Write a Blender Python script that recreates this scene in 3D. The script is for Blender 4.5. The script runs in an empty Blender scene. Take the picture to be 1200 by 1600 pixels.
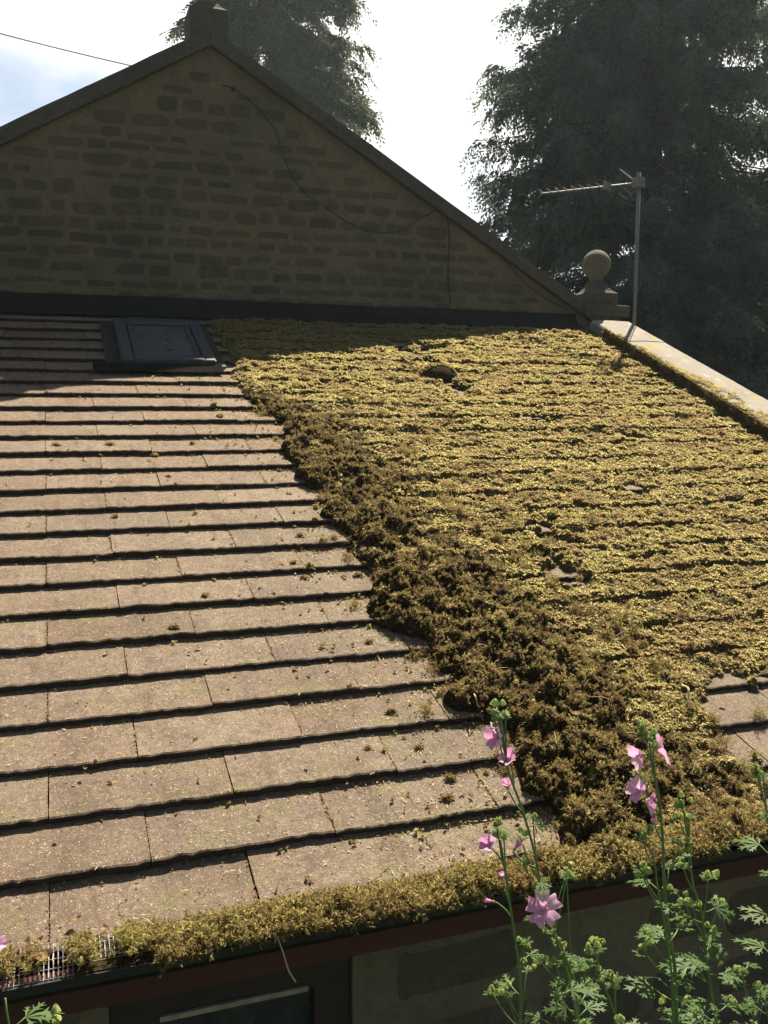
import bpy, math
import numpy as np
from mathutils import Vector, Matrix

# ------------------------------------------------------------------ camera, sky, sun
SC = bpy.context.scene
COL = SC.collection
YAW, PITCH, ROLL = math.radians(19.3756), math.radians(6.55), math.radians(0.105)
CAM = np.array([0.62674, -1.81725, 1.04994])
FPX = 1440.69                                   # focal length in pixels of a 1600 px tall picture
SLOPE = math.radians(21.655)
CS, SS = math.cos(SLOPE), math.sin(SLOPE)
fwd = np.array([math.sin(YAW)*math.cos(PITCH), math.cos(YAW)*math.cos(PITCH), -math.sin(PITCH)])
rgt = np.array([math.cos(YAW), -math.sin(YAW), 0.0])
upv = np.cross(rgt, fwd)
r_ = rgt*math.cos(ROLL) + upv*math.sin(ROLL)
u_ = -rgt*math.sin(ROLL) + upv*math.cos(ROLL)
cd = bpy.data.cameras.new('camera'); cam = bpy.data.objects.new('camera', cd); COL.objects.link(cam)
cam.matrix_world = Matrix([[r_[i], u_[i], -fwd[i], CAM[i]] for i in range(3)] + [[0, 0, 0, 1]])
cd.sensor_fit = 'VERTICAL'; cd.sensor_height = 24.0; cd.lens = FPX/1600*24.0
cd.clip_start = 0.05; cd.clip_end = 2000
SC.camera = cam

SUN_AZ, SUN_EL = math.radians(40.0), math.radians(53.8)     # azimuth from +Y towards +X
SUND = Vector((math.sin(SUN_AZ)*math.cos(SUN_EL), math.cos(SUN_AZ)*math.cos(SUN_EL), math.sin(SUN_EL)))
ld = bpy.data.lights.new('sun', 'SUN'); ld.energy = 5.0; ld.angle = math.radians(0.5); ld.color = (1.0, 0.90, 0.74)
sun = bpy.data.objects.new('sun', ld); COL.objects.link(sun)
sun.rotation_euler = (-SUND).to_track_quat('-Z', 'Y').to_euler(); sun.location = (6, 8, 14)

W = bpy.data.worlds.new('World'); SC.world = W; W.use_nodes = True
nt = W.node_tree; nt.nodes.clear()
def wn(t, **k):
    n = nt.nodes.new(t)
    for a, b in k.items(): setattr(n, a, b)
    return n
out = wn('ShaderNodeOutputWorld')
sky = wn('ShaderNodeTexSky', sky_type='NISHITA', sun_disc=False)
sky.sun_elevation = SUN_EL; sky.sun_rotation = SUN_AZ; sky.air_density = 1.0; sky.dust_density = 1.6
bg1 = wn('ShaderNodeBackground'); bg1.inputs[1].default_value = 0.05
nt.links.new(sky.outputs[0], bg1.inputs[0])
tc = wn('ShaderNodeTexCoord')
mp = wn('ShaderNodeMapping'); mp.inputs['Scale'].default_value = (1.0, 1.0, 2.2); mp.inputs['Location'].default_value = (4.1, 1.9, 0.36)
nz = wn('ShaderNodeTexNoise'); nz.inputs['Scale'].default_value = 2.1; nz.inputs['Detail'].default_value = 7; nz.inputs['Roughness'].default_value = 0.55
nt.links.new(tc.outputs['Generated'], mp.inputs[0]); nt.links.new(mp.outputs[0], nz.inputs[0])
dot = wn('ShaderNodeVectorMath', operation='DOT_PRODUCT'); dot.inputs[1].default_value = SUND
nt.links.new(tc.outputs['Generated'], dot.inputs[0])
def wmath(op, a, b=None, clamp=False):
    n = wn('ShaderNodeMath', operation=op, use_clamp=clamp)
    for i, x in enumerate((a, b)):
        if x is None: continue
        if hasattr(x, 'links'): nt.links.new(x, n.inputs[i])
        else: n.inputs[i].default_value = x
    return n.outputs[0]
near = wn('ShaderNodeMapRange'); near.inputs[1].default_value = 0.40; near.inputs[2].default_value = 0.72
nt.links.new(dot.outputs['Value'], near.inputs[0])
bias = wmath('MULTIPLY', near.outputs[0], 0.16)
cl = wmath('ADD', nz.outputs[0], bias)
cm = wn('ShaderNodeMapRange'); cm.inputs[1].default_value = 0.50; cm.inputs[2].default_value = 0.68
nt.links.new(cl, cm.inputs[0])
cstr = wmath('ADD', wmath('MULTIPLY', near.outputs[0], 0.50), 0.03)
sep = wn('ShaderNodeSeparateXYZ'); nt.links.new(tc.outputs['Generated'], sep.inputs[0])
high = wn('ShaderNodeMapRange'); high.inputs[1].default_value = 0.46; high.inputs[2].default_value = 0.66; high.inputs[3].default_value = 1.0; high.inputs[4].default_value = 0.15
nt.links.new(sep.outputs[2], high.inputs[0]); cstr = wmath('MULTIPLY', cstr, high.outputs[0])
bg2 = wn('ShaderNodeBackground'); bg2.inputs[0].default_value = (1.0, 0.985, 0.96, 1)
nt.links.new(cstr, bg2.inputs[1])
mx = wn('ShaderNodeMixShader'); nt.links.new(cm.outputs[0], mx.inputs[0]); nt.links.new(bg1.outputs[0], mx.inputs[1]); nt.links.new(bg2.outputs[0], mx.inputs[2])
nt.links.new(mx.outputs[0], out.inputs[0])
SC.view_settings.view_transform = 'Standard'; SC.view_settings.look = 'None'
SC.view_settings.exposure = 1.42; SC.view_settings.gamma = 1.0
SC.render.engine = 'CYCLES'
SC.cycles.max_bounces = 6; SC.cycles.diffuse_bounces = 3; SC.cycles.transparent_max_bounces = 8

# ------------------------------------------------------------------ helpers
RNG = np.random.RandomState(7)
_tabs = {}
def vnoise(x, y, seed=0):
    if seed not in _tabs: _tabs[seed] = np.random.RandomState(seed+11).rand(256, 256)
    t = _tabs[seed]; x = np.asarray(x, float); y = np.asarray(y, float)
    xi = np.floor(x).astype(int); yi = np.floor(y).astype(int)
    fx = x-xi; fy = y-yi; fx = fx*fx*(3-2*fx); fy = fy*fy*(3-2*fy)
    a = t[xi & 255, yi & 255]; b = t[(xi+1) & 255, yi & 255]; c = t[xi & 255, (yi+1) & 255]; d = t[(xi+1) & 255, (yi+1) & 255]
    return (a*(1-fx)+b*fx)*(1-fy) + (c*(1-fx)+d*fx)*fy
def fbm(x, y, seed=0, octv=4, gain=0.5):
    s = 0; a = 1; n = 0
    for i in range(octv):
        s = s + a*vnoise(np.asarray(x)*2**i, np.asarray(y)*2**i, seed+i); n += a; a *= gain
    return s/n
def sstep(a, b, x):
    t = np.clip((x-a)/(b-a), 0, 1); return t*t*(3-2*t)

def ray(x, y): return fwd + (x-600)/FPX*r_ - (y-800)/FPX*u_
def on_y(x, y, Y):
    d = ray(x, y); return CAM + d*(Y-CAM[1])/d[1]
def on_roof(x, y, h=0.0):
    n = np.array([0, -SS, CS]); d = ray(x, y); return CAM + d*((h - CAM@n)/(d@n))
def rp(X, v, h):
    X, v, h = np.broadcast_arrays(np.asarray(X, float), np.asarray(v, float), np.asarray(h, float))
    return np.stack([X, v*CS - h*SS, v*SS + h*CS], -1)
def roof_xv(x, y, h=0.0):
    P = on_roof(x, y, h); return P[0], P[1]*CS + P[2]*SS

class MB:
    """collects vertices and faces of one mesh"""
    def __init__(s): s.V = []; s.F = []; s.n = 0
    def add(s, V, faces, mat=0):
        V = np.asarray(V, float).reshape(-1, 3)
        for f in faces:
            f = np.asarray(f, int)
            if f.ndim == 1: f = f[None]
            if len(f): s.F.append((f+s.n, mat))
        s.V.append(V); s.n += len(V)
    def box(s, lo, hi, mat=0, M=None):
        (a, b, c), (d, e, f) = lo, hi
        V = np.array([(a,b,c),(d,b,c),(d,e,c),(a,e,c),(a,b,f),(d,b,f),(d,e,f),(a,e,f)], float)
        if M is not None: V = M(V)
        s.add(V, [np.array([(0,3,2,1),(4,5,6,7),(0,1,5,4),(1,2,6,5),(2,3,7,6),(3,0,4,7)])], mat)
    def bevel_box(s, lo, hi, r, mat=0, M=None):
        """box with chamfered edges: rounded-square rings"""
        lo = np.array(lo, float); hi = np.array(hi, float); c = (lo+hi)/2; h = (hi-lo)/2
        def ring(z, i):
            x, y = h[0]-i, h[1]-i; q = r
            return [(c[0]+sx, c[1]+sy, z) for sx, sy in ((-x+q,-y),(x-q,-y),(x,-y+q),(x,y-q),(x-q,y),(-x+q,y),(-x,y-q),(-x,-y+q))]
        V = np.array(ring(lo[2], r)+ring(lo[2]+r, 0)+ring(hi[2]-r, 0)+ring(hi[2], r))
        if M is not None: V = M(V)
        F = [(8*k+i, 8*k+(i+1) % 8, 8*(k+1)+(i+1) % 8, 8*(k+1)+i) for k in range(3) for i in range(8)]
        s.add(V, [np.array(F), np.array([[7,6,5,4,3,2,1,0]]), np.array([[24+i for i in range(8)]])], mat)
    def tube(s, P, R, n=6, mat=0, cap=True):
        P = np.asarray(P, float); m = len(P); R = np.broadcast_to(np.asarray(R, float), (m,))
        T = np.gradient(P, axis=0); T /= np.linalg.norm(T, axis=1)[:, None]+1e-12
        a = np.array([0.3, 0.2, 0.93]) if abs(T[0][2]) < 0.9 else np.array([1., 0.1, 0])
        rings = []
        N = np.cross(T[0], a); N /= np.linalg.norm(N)
        for i in range(m):
            N = N - T[i]*(N@T[i]); N /= np.linalg.norm(N)+1e-12
            B = np.cross(T[i], N)
            th = np.arange(n)*2*math.pi/n
            rings.append(P[i]+R[i]*(np.cos(th)[:, None]*N+np.sin(th)[:, None]*B))
        V = np.concatenate(rings)
        k = np.arange(m-1)[:, None]*n; i = np.arange(n)[None]; j = (i+1) % n
        F = np.stack([k+i, k+j, k+n+j, k+n+i], -1).reshape(-1, 4)
        fs = [F]
        if cap: fs += [np.arange(n)[::-1][None], (np.arange(n)+(m-1)*n)[None]]
        s.add(V, fs, mat)
    def sweep_square(s, prof, c, mat=0):
        """square-section stack: prof = [(half width, z)]"""
        V = []
        for w, z in prof: V += [(c[0]-w, c[1]-w, c[2]+z), (c[0]+w, c[1]-w, c[2]+z), (c[0]+w, c[1]+w, c[2]+z), (c[0]-w, c[1]+w, c[2]+z)]
        m = len(prof)
        F = [(4*k+i, 4*k+(i+1) % 4, 4*k+4+(i+1) % 4, 4*k+4+i) for k in range(m-1) for i in range(4)]
        s.add(V, [np.array(F), np.array([[3, 2, 1, 0]]), np.array([[4*m-4, 4*m-3, 4*m-2, 4*m-1]])], mat)
    def lathe(s, prof, c, n=28, mat=0, wob=0.0):
        th = np.arange(n)*2*math.pi/n; V = []
        for r, z in prof:
            q = r*(1+wob*(vnoise(np.cos(th)*3+9, np.sin(th)*3+z*20, 3)-.5))
            V.append(np.stack([c[0]+q*np.cos(th), c[1]+q*np.sin(th), np.full(n, c[2]+z)], -1))
        m = len(prof); V = np.concatenate(V)
        k = np.arange(m-1)[:, None]*n; i = np.arange(n)[None]; j = (i+1) % n
        s.add(V, [np.stack([k+i, k+j, k+n+j, k+n+i], -1).reshape(-1, 4), np.arange(n)[::-1][None], (np.arange(n)+(m-1)*n)[None]], mat)
    def build(s, name, mats, parent=None, smooth=False):
        me = bpy.data.meshes.new(name)
        V = np.concatenate(s.V) if s.V else np.zeros((0, 3))
        me.vertices.add(len(V)); me.vertices.foreach_set('co', V.astype(np.float32).ravel())
        idx = []; tot = []; mi = []
        for f, m in s.F:
            idx.append(f.ravel()); tot.append(np.full(len(f), f.shape[1])); mi.append(np.full(len(f), m))
        idx = np.concatenate(idx); tot = np.concatenate(tot); mi = np.concatenate(mi)
        st = np.concatenate([[0], np.cumsum(tot)[:-1]])
        me.loops.add(len(idx)); me.loops.foreach_set('vertex_index', idx.astype(np.int32))
        me.polygons.add(len(tot)); me.polygons.foreach_set('loop_start', st.astype(np.int32)); me.polygons.foreach_set('loop_total', tot.astype(np.int32))
        for m in (mats if isinstance(mats, (list, tuple)) else [mats]): me.materials.append(m)
        me.polygons.foreach_set('material_index', mi.astype(np.int32))
        me.polygons.foreach_set('use_smooth', np.full(len(tot), bool(smooth)))
        me.update(calc_edges=True); me.validate()
        o = bpy.data.objects.new(name, me); COL.objects.link(o)
        if parent is not None: o.parent = parent; o.matrix_parent_inverse = parent.matrix_world.inverted()
        return o
def tag(o, label, cat, group=None, kind=None):
    o['label'] = label; o['category'] = cat
    if group: o['group'] = group
    if kind: o['kind'] = kind
    return o
def thing(name, loc, label, cat, group=None):
    o = bpy.data.objects.new(name, None); COL.objects.link(o); o.location = loc; o.empty_display_size = 0.1
    o.matrix_world = Matrix.Translation(Vector(loc))
    return tag(o, label, cat, group)
def smooth_path(P, n):
    P = np.asarray(P, float); t = np.concatenate([[0], np.cumsum(np.linalg.norm(np.diff(P, axis=0), axis=1))])
    q = np.linspace(0, t[-1], n); m = np.gradient(P, t, axis=0)
    i = np.clip(np.searchsorted(t, q)-1, 0, len(t)-2); h = (t[i+1]-t[i])[:, None]; s = ((q-t[i])/(t[i+1]-t[i]))[:, None]
    return (2*s**3-3*s**2+1)*P[i]+(s**3-2*s**2+s)*h*m[i]+(-2*s**3+3*s**2)*P[i+1]+(s**3-s**2)*h*m[i+1]

# ------------------------------------------------------------------ materials
class Mat:
    def __init__(s, name):
        s.m = bpy.data.materials.new(name); s.m.use_nodes = True; s.t = s.m.node_tree; s.t.nodes.clear()
        s.o = s.n('ShaderNodeOutputMaterial'); s.geo = None
        s.tc = s.n('ShaderNodeTexCoord')
    def n(s, t, **k):
        n = s.t.nodes.new(t)
        for a, b in k.items(): setattr(n, a, b)
        return n
    def l(s, a, b): s.t.links.new(a, b)
    def put(s, x, sock):
        if hasattr(x, 'links'): s.l(x, sock)
        else: sock.default_value = x if not isinstance(x, tuple) or len(x) == 4 or len(x) != 3 or sock.type == 'VECTOR' else (*x, 1)
    def noise(s, scale, detail=5, rough=0.55, mapscale=None, dist=0.0, out=0):
        n = s.n('ShaderNodeTexNoise'); n.inputs['Scale'].default_value = scale; n.inputs['Detail'].default_value = detail
        n.inputs['Roughness'].default_value = rough; n.inputs['Distortion'].default_value = dist
        if mapscale:
            mp = s.n('ShaderNodeMapping'); mp.inputs['Scale'].default_value = mapscale; s.l(s.tc.outputs['Object'], mp.inputs[0]); s.l(mp.outputs[0], n.inputs[0])
        else: s.l(s.tc.outputs['Object'], n.inputs[0])
        return n.outputs[out]
    def vor(s, scale, feature='F1', out='Distance'):
        n = s.n('ShaderNodeTexVoronoi', feature=feature); n.inputs['Scale'].default_value = scale; s.l(s.tc.outputs['Object'], n.inputs[0]); return n.outputs[out]
    def ramp(s, f, stops):
        n = s.n('ShaderNodeValToRGB'); e = n.color_ramp.elements
        while len(e) < len(stops): e.new(0.5)
        for el, (p, c) in zip(e, stops): el.position = p; el.color = (*c, 1) if len(c) == 3 else c
        s.put(f, n.inputs[0]); return n.outputs[0]
    def rng(s, f, a, b, c=0.0, d=1.0):
        n = s.n('ShaderNodeMapRange'); s.put(f, n.inputs[0])
        for i, x in enumerate((a, b, c, d)): n.inputs[1+i].default_value = x
        return n.outputs[0]
    def mix(s, f, a, b, mode='MIX'):
        n = s.n('ShaderNodeMix', data_type='RGBA', blend_type=mode); s.put(f, n.inputs[0]); s.put(a, n.inputs[6]); s.put(b, n.inputs[7]); return n.outputs[2]
    def math(s, op, a, b=0.0):
        n = s.n('ShaderNodeMath', operation=op); s.put(a, n.inputs[0]); s.put(b, n.inputs[1]); return n.outputs[0]
    def island(s):
        if s.geo is None: s.geo = s.n('ShaderNodeNewGeometry')
        return s.geo.outputs['Random Per Island']
    def bump(s, h, strength=0.5, dist=0.01):
        n = s.n('ShaderNodeBump'); n.inputs['Strength'].default_value = strength; n.inputs['Distance'].default_value = dist; s.l(h, n.inputs['Height']); return n.outputs[0]
    def pbr(s, col, rough=0.8, spec=0.3, metal=0.0, normal=None, **k):
        n = s.n('ShaderNodeBsdfPrincipled'); s.put(col, n.inputs['Base Color']); s.put(rough, n.inputs['Roughness'])
        s.put(spec, n.inputs['Specular IOR Level']); s.put(metal, n.inputs['Metallic'])
        if normal is not None: s.l(normal, n.inputs['Normal'])
        for a, b in k.items(): s.put(b, n.inputs[a.replace('_', ' ')])
        s.l(n.outputs[0], s.o.inputs[0]); return s.m
    def leafy(s, col, trans=0.4, tcol=None, gloss=0.06, normal=None):
        d = s.n('ShaderNodeBsdfDiffuse'); t = s.n('ShaderNodeBsdfTranslucent'); g = s.n('ShaderNodeBsdfGlossy'); g.inputs['Roughness'].default_value = 0.55
        s.put(col, d.inputs[0]); s.put(tcol if tcol is not None else col, t.inputs[0])
        if normal is not None:
            s.l(normal, d.inputs['Normal'])
        m1 = s.n('ShaderNodeMixShader'); m1.inputs[0].default_value = trans; s.l(d.outputs[0], m1.inputs[1]); s.l(t.outputs[0], m1.inputs[2])
        m2 = s.n('ShaderNodeMixShader'); m2.inputs[0].default_value = gloss*.35; s.l(m1.outputs[0], m2.inputs[1]); s.l(g.outputs[0], m2.inputs[2])
        s.l(m2.outputs[0], s.o.inputs[0]); return s.m

def m_tile():
    M = Mat('concrete_tile')
    isl = M.island()
    base = M.ramp(isl, [(0.0, (0.135, 0.078, 0.05)), (0.25, (0.20, 0.135, 0.09)), (0.5, (0.165, 0.108, 0.072)), (0.75, (0.245, 0.175, 0.122)), (1.0, (0.155, 0.11, 0.08))])
    sx = M.n('ShaderNodeSeparateXYZ'); M.l(M.tc.outputs['Object'], sx.inputs[0])
    base = M.mix(M.rng(sx.outputs[1], 0.3, 2.6, 0.0, 0.5), base, M.mix(1.0, base, (1.16, 0.94, 0.80, 1), 'MULTIPLY'))
    m1 = M.noise(38, 5, 0.75); base = M.mix(M.rng(m1, 0.38, 0.52, 0.7, 0.0), base, (0.095, 0.066, 0.045, 1)); base = M.mix(M.rng(m1, 0.56, 0.70, 0.0, 0.5), base, (0.31, 0.245, 0.165, 1))
    big = M.noise(2.2, 4, 0.6)
    base = M.mix(M.rng(big, 0.35, 0.65), base, M.mix(0.5, base, (0.27, 0.215, 0.15, 1)))
    blot = M.noise(11, 6, 0.7)
    base = M.mix(M.rng(blot, 0.48, 0.68, 0, 0.7), base, (0.10, 0.068, 0.045, 1))
    alg = M.noise(6.5, 6, 0.65, (1, 1.6, 1))
    base = M.mix(M.math('MULTIPLY', M.rng(alg, 0.50, 0.68, 0, 0.75), M.rng(sx.outputs[1], 0.2, 2.0, 1.0, 0.35)), base, (0.19, 0.175, 0.065, 1))
    grain = M.noise(330, 3, 0.7)
    base = M.mix(M.rng(grain, 0.36, 0.52, 0.75, 0.0), base, (0.07, 0.05, 0.038, 1))
    g2 = M.noise(95, 4, 0.75)
    base = M.mix(M.rng(g2, 0.36, 0.50, 0.6, 0.0), base, (0.085, 0.06, 0.045, 1))
    base = M.mix(M.rng(g2, 0.56, 0.68, 0.0, 0.45), base, (0.36, 0.29, 0.20, 1))
    stk = M.noise(14, 5, 0.7, (1, .10, .25)); base = M.mix(M.rng(stk, 0.50, 0.66, 0, 0.5), base, M.mix(1.0, base, (0.55, 0.52, 0.48, 1), 'MULTIPLY'))
    fl = M.noise(210, 2, 0.5)
    base = M.mix(M.rng(fl, 0.64, 0.70, 0, 0.85), base, (0.52, 0.44, 0.31, 1))
    h = M.math('ADD', M.math('MULTIPLY', grain, 1.0), M.math('MULTIPLY', blot, 0.8))
    return M.pbr(base, 0.85, 0.35, normal=M.bump(h, 0.9, 0.004))
def m_stone(name, cols, scale=1.0, moss=0.0):
    M = Mat(name)
    n1 = M.noise(5*scale, 7, 0.65); n2 = M.noise(32*scale, 6, 0.7)
    c = M.ramp(n1, [(0.3, cols[0]), (0.5, cols[1]), (0.7, cols[2])])
    c = M.mix(M.rng(M.island(), 0.35, 1, 0, 0.5), c, cols[3])
    c = M.mix(M.rng(n2, 0.45, 0.7, 0, 0.5), c, tuple(x*0.5 for x in cols[0]))
    st = M.noise(1.1, 5, 0.65); c = M.mix(M.rng(st, 0.46, 0.64, 0, 0.38), c, tuple(x*y for x, y in zip(cols[0], (0.55, 0.62, 0.55))))
    c = M.mix(M.rng(M.noise(1.7, 4, 0.6, (1.3, 1, 1)), 0.56, 0.68, 0, 0.45), c, (cols[1][0]*1.15, cols[1][1]*0.88, cols[1][2]*0.8))
    if moss: c = M.mix(M.rng(M.noise(7*scale, 6, 0.7), 0.48, 0.62, 0, moss), c, (0.13, 0.13, 0.035))
    return M.pbr(c, 0.92, 0.2, normal=M.bump(M.math('ADD', n1, n2), 0.7, 0.012))
def m_coping():
    M = Mat('coping_stone')
    n1 = M.noise(4, 7, 0.65); n2 = M.noise(60, 5, 0.7)
    c = M.ramp(n1, [(0.3, (0.20, 0.175, 0.14)), (0.55, (0.28, 0.25, 0.205)), (0.75, (0.23, 0.205, 0.165))])
    c = M.mix(M.rng(n2, 0.5, 0.66, 0, 0.55), c, (0.11, 0.09, 0.065))
    c = M.mix(M.rng(M.noise(9, 6, 0.7), 0.55, 0.66, 0, 0.8), c, (0.36, 0.32, 0.25))
    c = M.mix(M.rng(M.noise(6, 6, 0.7), 0.58, 0.68, 0, 0.9), c, (0.36, 0.24, 0.03))
    return M.pbr(c, 0.9, 0.25, normal=M.bump(n2, 0.6, 0.006))
def m_moss(name, lo, mid, hi, brown, trans=0.42):
    M = Mat(name)
    c = M.ramp(M.island(), [(0.0, lo), (0.3, mid), (0.75, hi), (1.0, brown)])
    n = M.noise(5.5, 5, 0.65)
    c = M.mix(M.rng(n, 0.42, 0.60, 0, 0.6), c, brown)
    n3 = M.noise(28, 4, 0.6)
    c = M.mix(M.rng(n3, 0.5, 0.68, 0, 0.5), c, hi)
    c = M.mix(M.rng(M.noise(17, 5, 0.7), 0.53, 0.66, 0, 0.5), c, brown)
    c = M.mix(M.rng(M.noise(75, 3, 0.7), 0.56, 0.68, 0, 0.7), c, lo)
    return M.leafy(c, trans, gloss=0.03)
def m_mossbase(name, a, b, c_):
    M = Mat(name)
    n = M.noise(40, 6, 0.75); n2 = M.noise(6, 5, 0.6); n3 = M.noise(190, 4, 0.7)
    c = M.ramp(n, [(0.35, a), (0.55, b), (0.72, c_)])
    c = M.mix(M.rng(n2, 0.4, 0.62, 0, 0.5), c, a)
    c = M.mix(M.rng(n3, 0.40, 0.52, 0.8, 0), c, tuple(x*0.3 for x in a))
    return M.pbr(c, 1.0, 0.05, normal=M.bump(M.math('ADD', n, n3), 1.0, 0.012))
def m_plain(name, col, rough=0.6, spec=0.4, metal=0.0, var=0.25, scale=30):
    M = Mat(name); n = M.noise(scale, 5, 0.65)
    c = M.mix(M.rng(n, 0.3, 0.7), tuple(x*(1-var) for x in col), tuple(x*(1+var) for x in col))
    return M.pbr(c, M.rng(n, 0.3, 0.7, max(rough-0.12, 0.05), min(rough+0.12, 1)), spec, metal, M.bump(n, 0.25, 0.003))
def m_foliage(name, dark, mid, light, trans=0.35, scale=0.9):
    M = Mat(name)
    c = M.ramp(M.island(), [(0.0, dark), (0.55, mid), (1.0, light)])
    n = M.noise(scale, 4, 0.6)
    c = M.mix(M.rng(n, 0.40, 0.62, 0, 0.7), c, mid)
    c = M.mix(M.rng(M.noise(scale*0.7+.2, 3, 0.6), 0.55, 0.70, 0, 0.45), c, (mid[0]*1.7, mid[1]*1.0, mid[2]*0.7))
    return M.leafy(c, trans, gloss=0.05)
def m_glass():
    M = Mat('dark_window_glass')
    n = M.noise(9, 5, 0.7)
    return M.pbr(M.ramp(n, [(0.35, (0.012, 0.015, 0.018)), (0.7, (0.05, 0.055, 0.055))]), M.rng(n, 0.3, 0.7, 0.12, 0.4), 0.5)
TILE = m_tile()
MORTAR = m_stone('ochre_mortar', ((0.142, 0.116, 0.071), (0.19, 0.154, 0.095), (0.124, 0.107, 0.064), (0.175, 0.12, 0.08)), 1.0)
RUBBLE = m_stone('rubble_stone', ((0.095, 0.078, 0.052), (0.132, 0.107, 0.07), (0.088, 0.076, 0.052), (0.062, 0.054, 0.047)), 1.0)
DRESSED = m_stone('weathered_dressed_stone', ((0.085, 0.075, 0.058), (0.12, 0.104, 0.08), (0.08, 0.072, 0.058), (0.07, 0.062, 0.052)), 1.4)
BALLST = m_stone('finial_stone', ((0.15, 0.13, 0.095), (0.22, 0.19, 0.14), (0.14, 0.122, 0.09), (0.16, 0.14, 0.1)), 3.5, 0.15)
COPING = m_coping()
LEAD = m_plain('lead_sheet', (0.024, 0.022, 0.017), 0.95, 0.08, 0.0, 0.3, 9)
BLACKP = m_plain('black_plastic', (0.012, 0.012, 0.013), 0.5, 0.4)
REDBROWN = m_plain('red_brown_painted_board', (0.075, 0.03, 0.023), 0.7, 0.2, 0, 0.2, 14)
DARKBROWN = m_plain('dark_brown_frame', (0.035, 0.022, 0.02), 0.5, 0.4)
CREAMLINE = m_plain('pale_mastic', (0.30, 0.26, 0.17), 0.8, 0.2, 0, 0.3, 40)
STEEL = m_plain('galvanised_steel', (0.17, 0.17, 0.165), 0.5, 0.4, 0.3, 0.2, 60)
WIRE = m_plain('steel_mesh_wire', (0.34, 0.34, 0.33), 0.35, 0.5, 0.6, 0.15, 60)
GREYMET = m_plain('grey_coated_metal', (0.06, 0.062, 0.066), 0.55, 0.4, 0.1, 0.25, 20)
CABLEM = m_plain('black_cable', (0.02, 0.02, 0.02), 0.6, 0.3)
GLASS = m_glass()
MOSS_F = m_moss('moss_leaf', (0.17, 0.132, 0.055), (0.40, 0.35, 0.135), (0.62, 0.56, 0.24), (0.30, 0.195, 0.11), 0.74)
MOSS_FB = m_mossbase('moss_mat', (0.085, 0.06, 0.032), (0.21, 0.17, 0.068), (0.36, 0.31, 0.13))
MOSS_R = m_moss('loose_moss_leaf', (0.09, 0.068, 0.027), (0.24, 0.185, 0.066), (0.50, 0.425, 0.165), (0.18, 0.11, 0.052), 0.62)
MOSS_RB = m_mossbase('loose_moss_core', (0.04, 0.028, 0.013), (0.09, 0.065, 0.028), (0.17, 0.125, 0.05))
MOSS_G = m_moss('green_moss_leaf', (0.15, 0.125, 0.045), (0.34, 0.30, 0.09), (0.56, 0.52, 0.17), (0.26, 0.165, 0.09), 0.5)
STRAW = m_plain('dry_straw', (0.48, 0.38, 0.22), 0.8, 0.2, 0, 0.2, 50)
TWIG = m_plain('dry_twig', (0.26, 0.20, 0.13), 0.85, 0.2, 0, 0.3, 60)
def m_dry():
    M = Mat('dry_leaf'); c = M.ramp(M.island(), [(0, (0.22, 0.11, 0.05)), (0.5, (0.32, 0.20, 0.10)), (1, (0.44, 0.33, 0.18))]); return M.leafy(c, 0.35)
DRYLEAF = m_dry()
CONIF = m_foliage('cypress_foliage', (0.055, 0.085, 0.065), (0.09, 0.13, 0.09), (0.13, 0.175, 0.10), 0.5)
CONIF2 = m_foliage('olive_conifer_foliage', (0.05, 0.068, 0.036), (0.09, 0.11, 0.055), (0.14, 0.16, 0.07), 0.45)
BARK = m_plain('bark', (0.09, 0.06, 0.045), 0.9, 0.15, 0, 0.45, 12)
MALLOW = m_foliage('mallow_leaf', (0.06, 0.115, 0.028), (0.10, 0.185, 0.045), (0.16, 0.25, 0.075), 0.55, 14)
MSTEM = m_plain('mallow_stem', (0.12, 0.19, 0.06), 0.6, 0.35, 0, 0.25, 60)
def m_petal():
    M = Mat('pink_petal'); c = M.ramp(M.island(), [(0, (0.70, 0.30, 0.54)), (0.5, (0.77, 0.44, 0.64)), (1, (0.84, 0.58, 0.74))])
    return M.leafy(M.mix(M.rng(M.noise(160, 3), 0.5, 0.7, 0, 0.4), c, (0.86, 0.62, 0.76)), 0.5, gloss=0.03)
PETAL = m_petal()
BUDM = m_foliage('mallow_bud', (0.22, 0.30, 0.08), (0.34, 0.42, 0.13), (0.50, 0.55, 0.22), 0.4, 20)

# ------------------------------------------------------------------ ground
def m_ground():
    M = Mat('grass_ground'); n = M.noise(0.6, 6, 0.65); n2 = M.noise(14, 5, 0.7)
    c = M.ramp(n, [(0.35, (0.045, 0.06, 0.02)), (0.6, (0.075, 0.085, 0.03)), (0.8, (0.11, 0.09, 0.05))])
    return M.pbr(M.mix(M.rng(n2, 0.4, 0.65, 0, 0.5), c, (0.03, 0.04, 0.014)), 1.0, 0.1, normal=M.bump(n2, 0.8, 0.05))
g = MB(); n = 60
gx = np.concatenate([-np.geomspace(150, 4, 16), np.linspace(-3, 6, 19), np.geomspace(7, 150, 16)])
X, Y = np.meshgrid(gx, gx, indexing='ij'); Z = -0.62 - 0.5*sstep(2, 9, Y) + 0.12*(fbm(X*.5, Y*.5, 5)-.5)
k = len(gx); ii = np.arange(k-1)[:, None]*k+np.arange(k-1)[None]
g.add(np.stack([X, Y, Z], -1), [np.stack([ii, ii+k, ii+k+1, ii+1], -1).reshape(-1, 4)])
go = g.build('ground', m_ground(), smooth=True); go['kind'] = 'structure'

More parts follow.
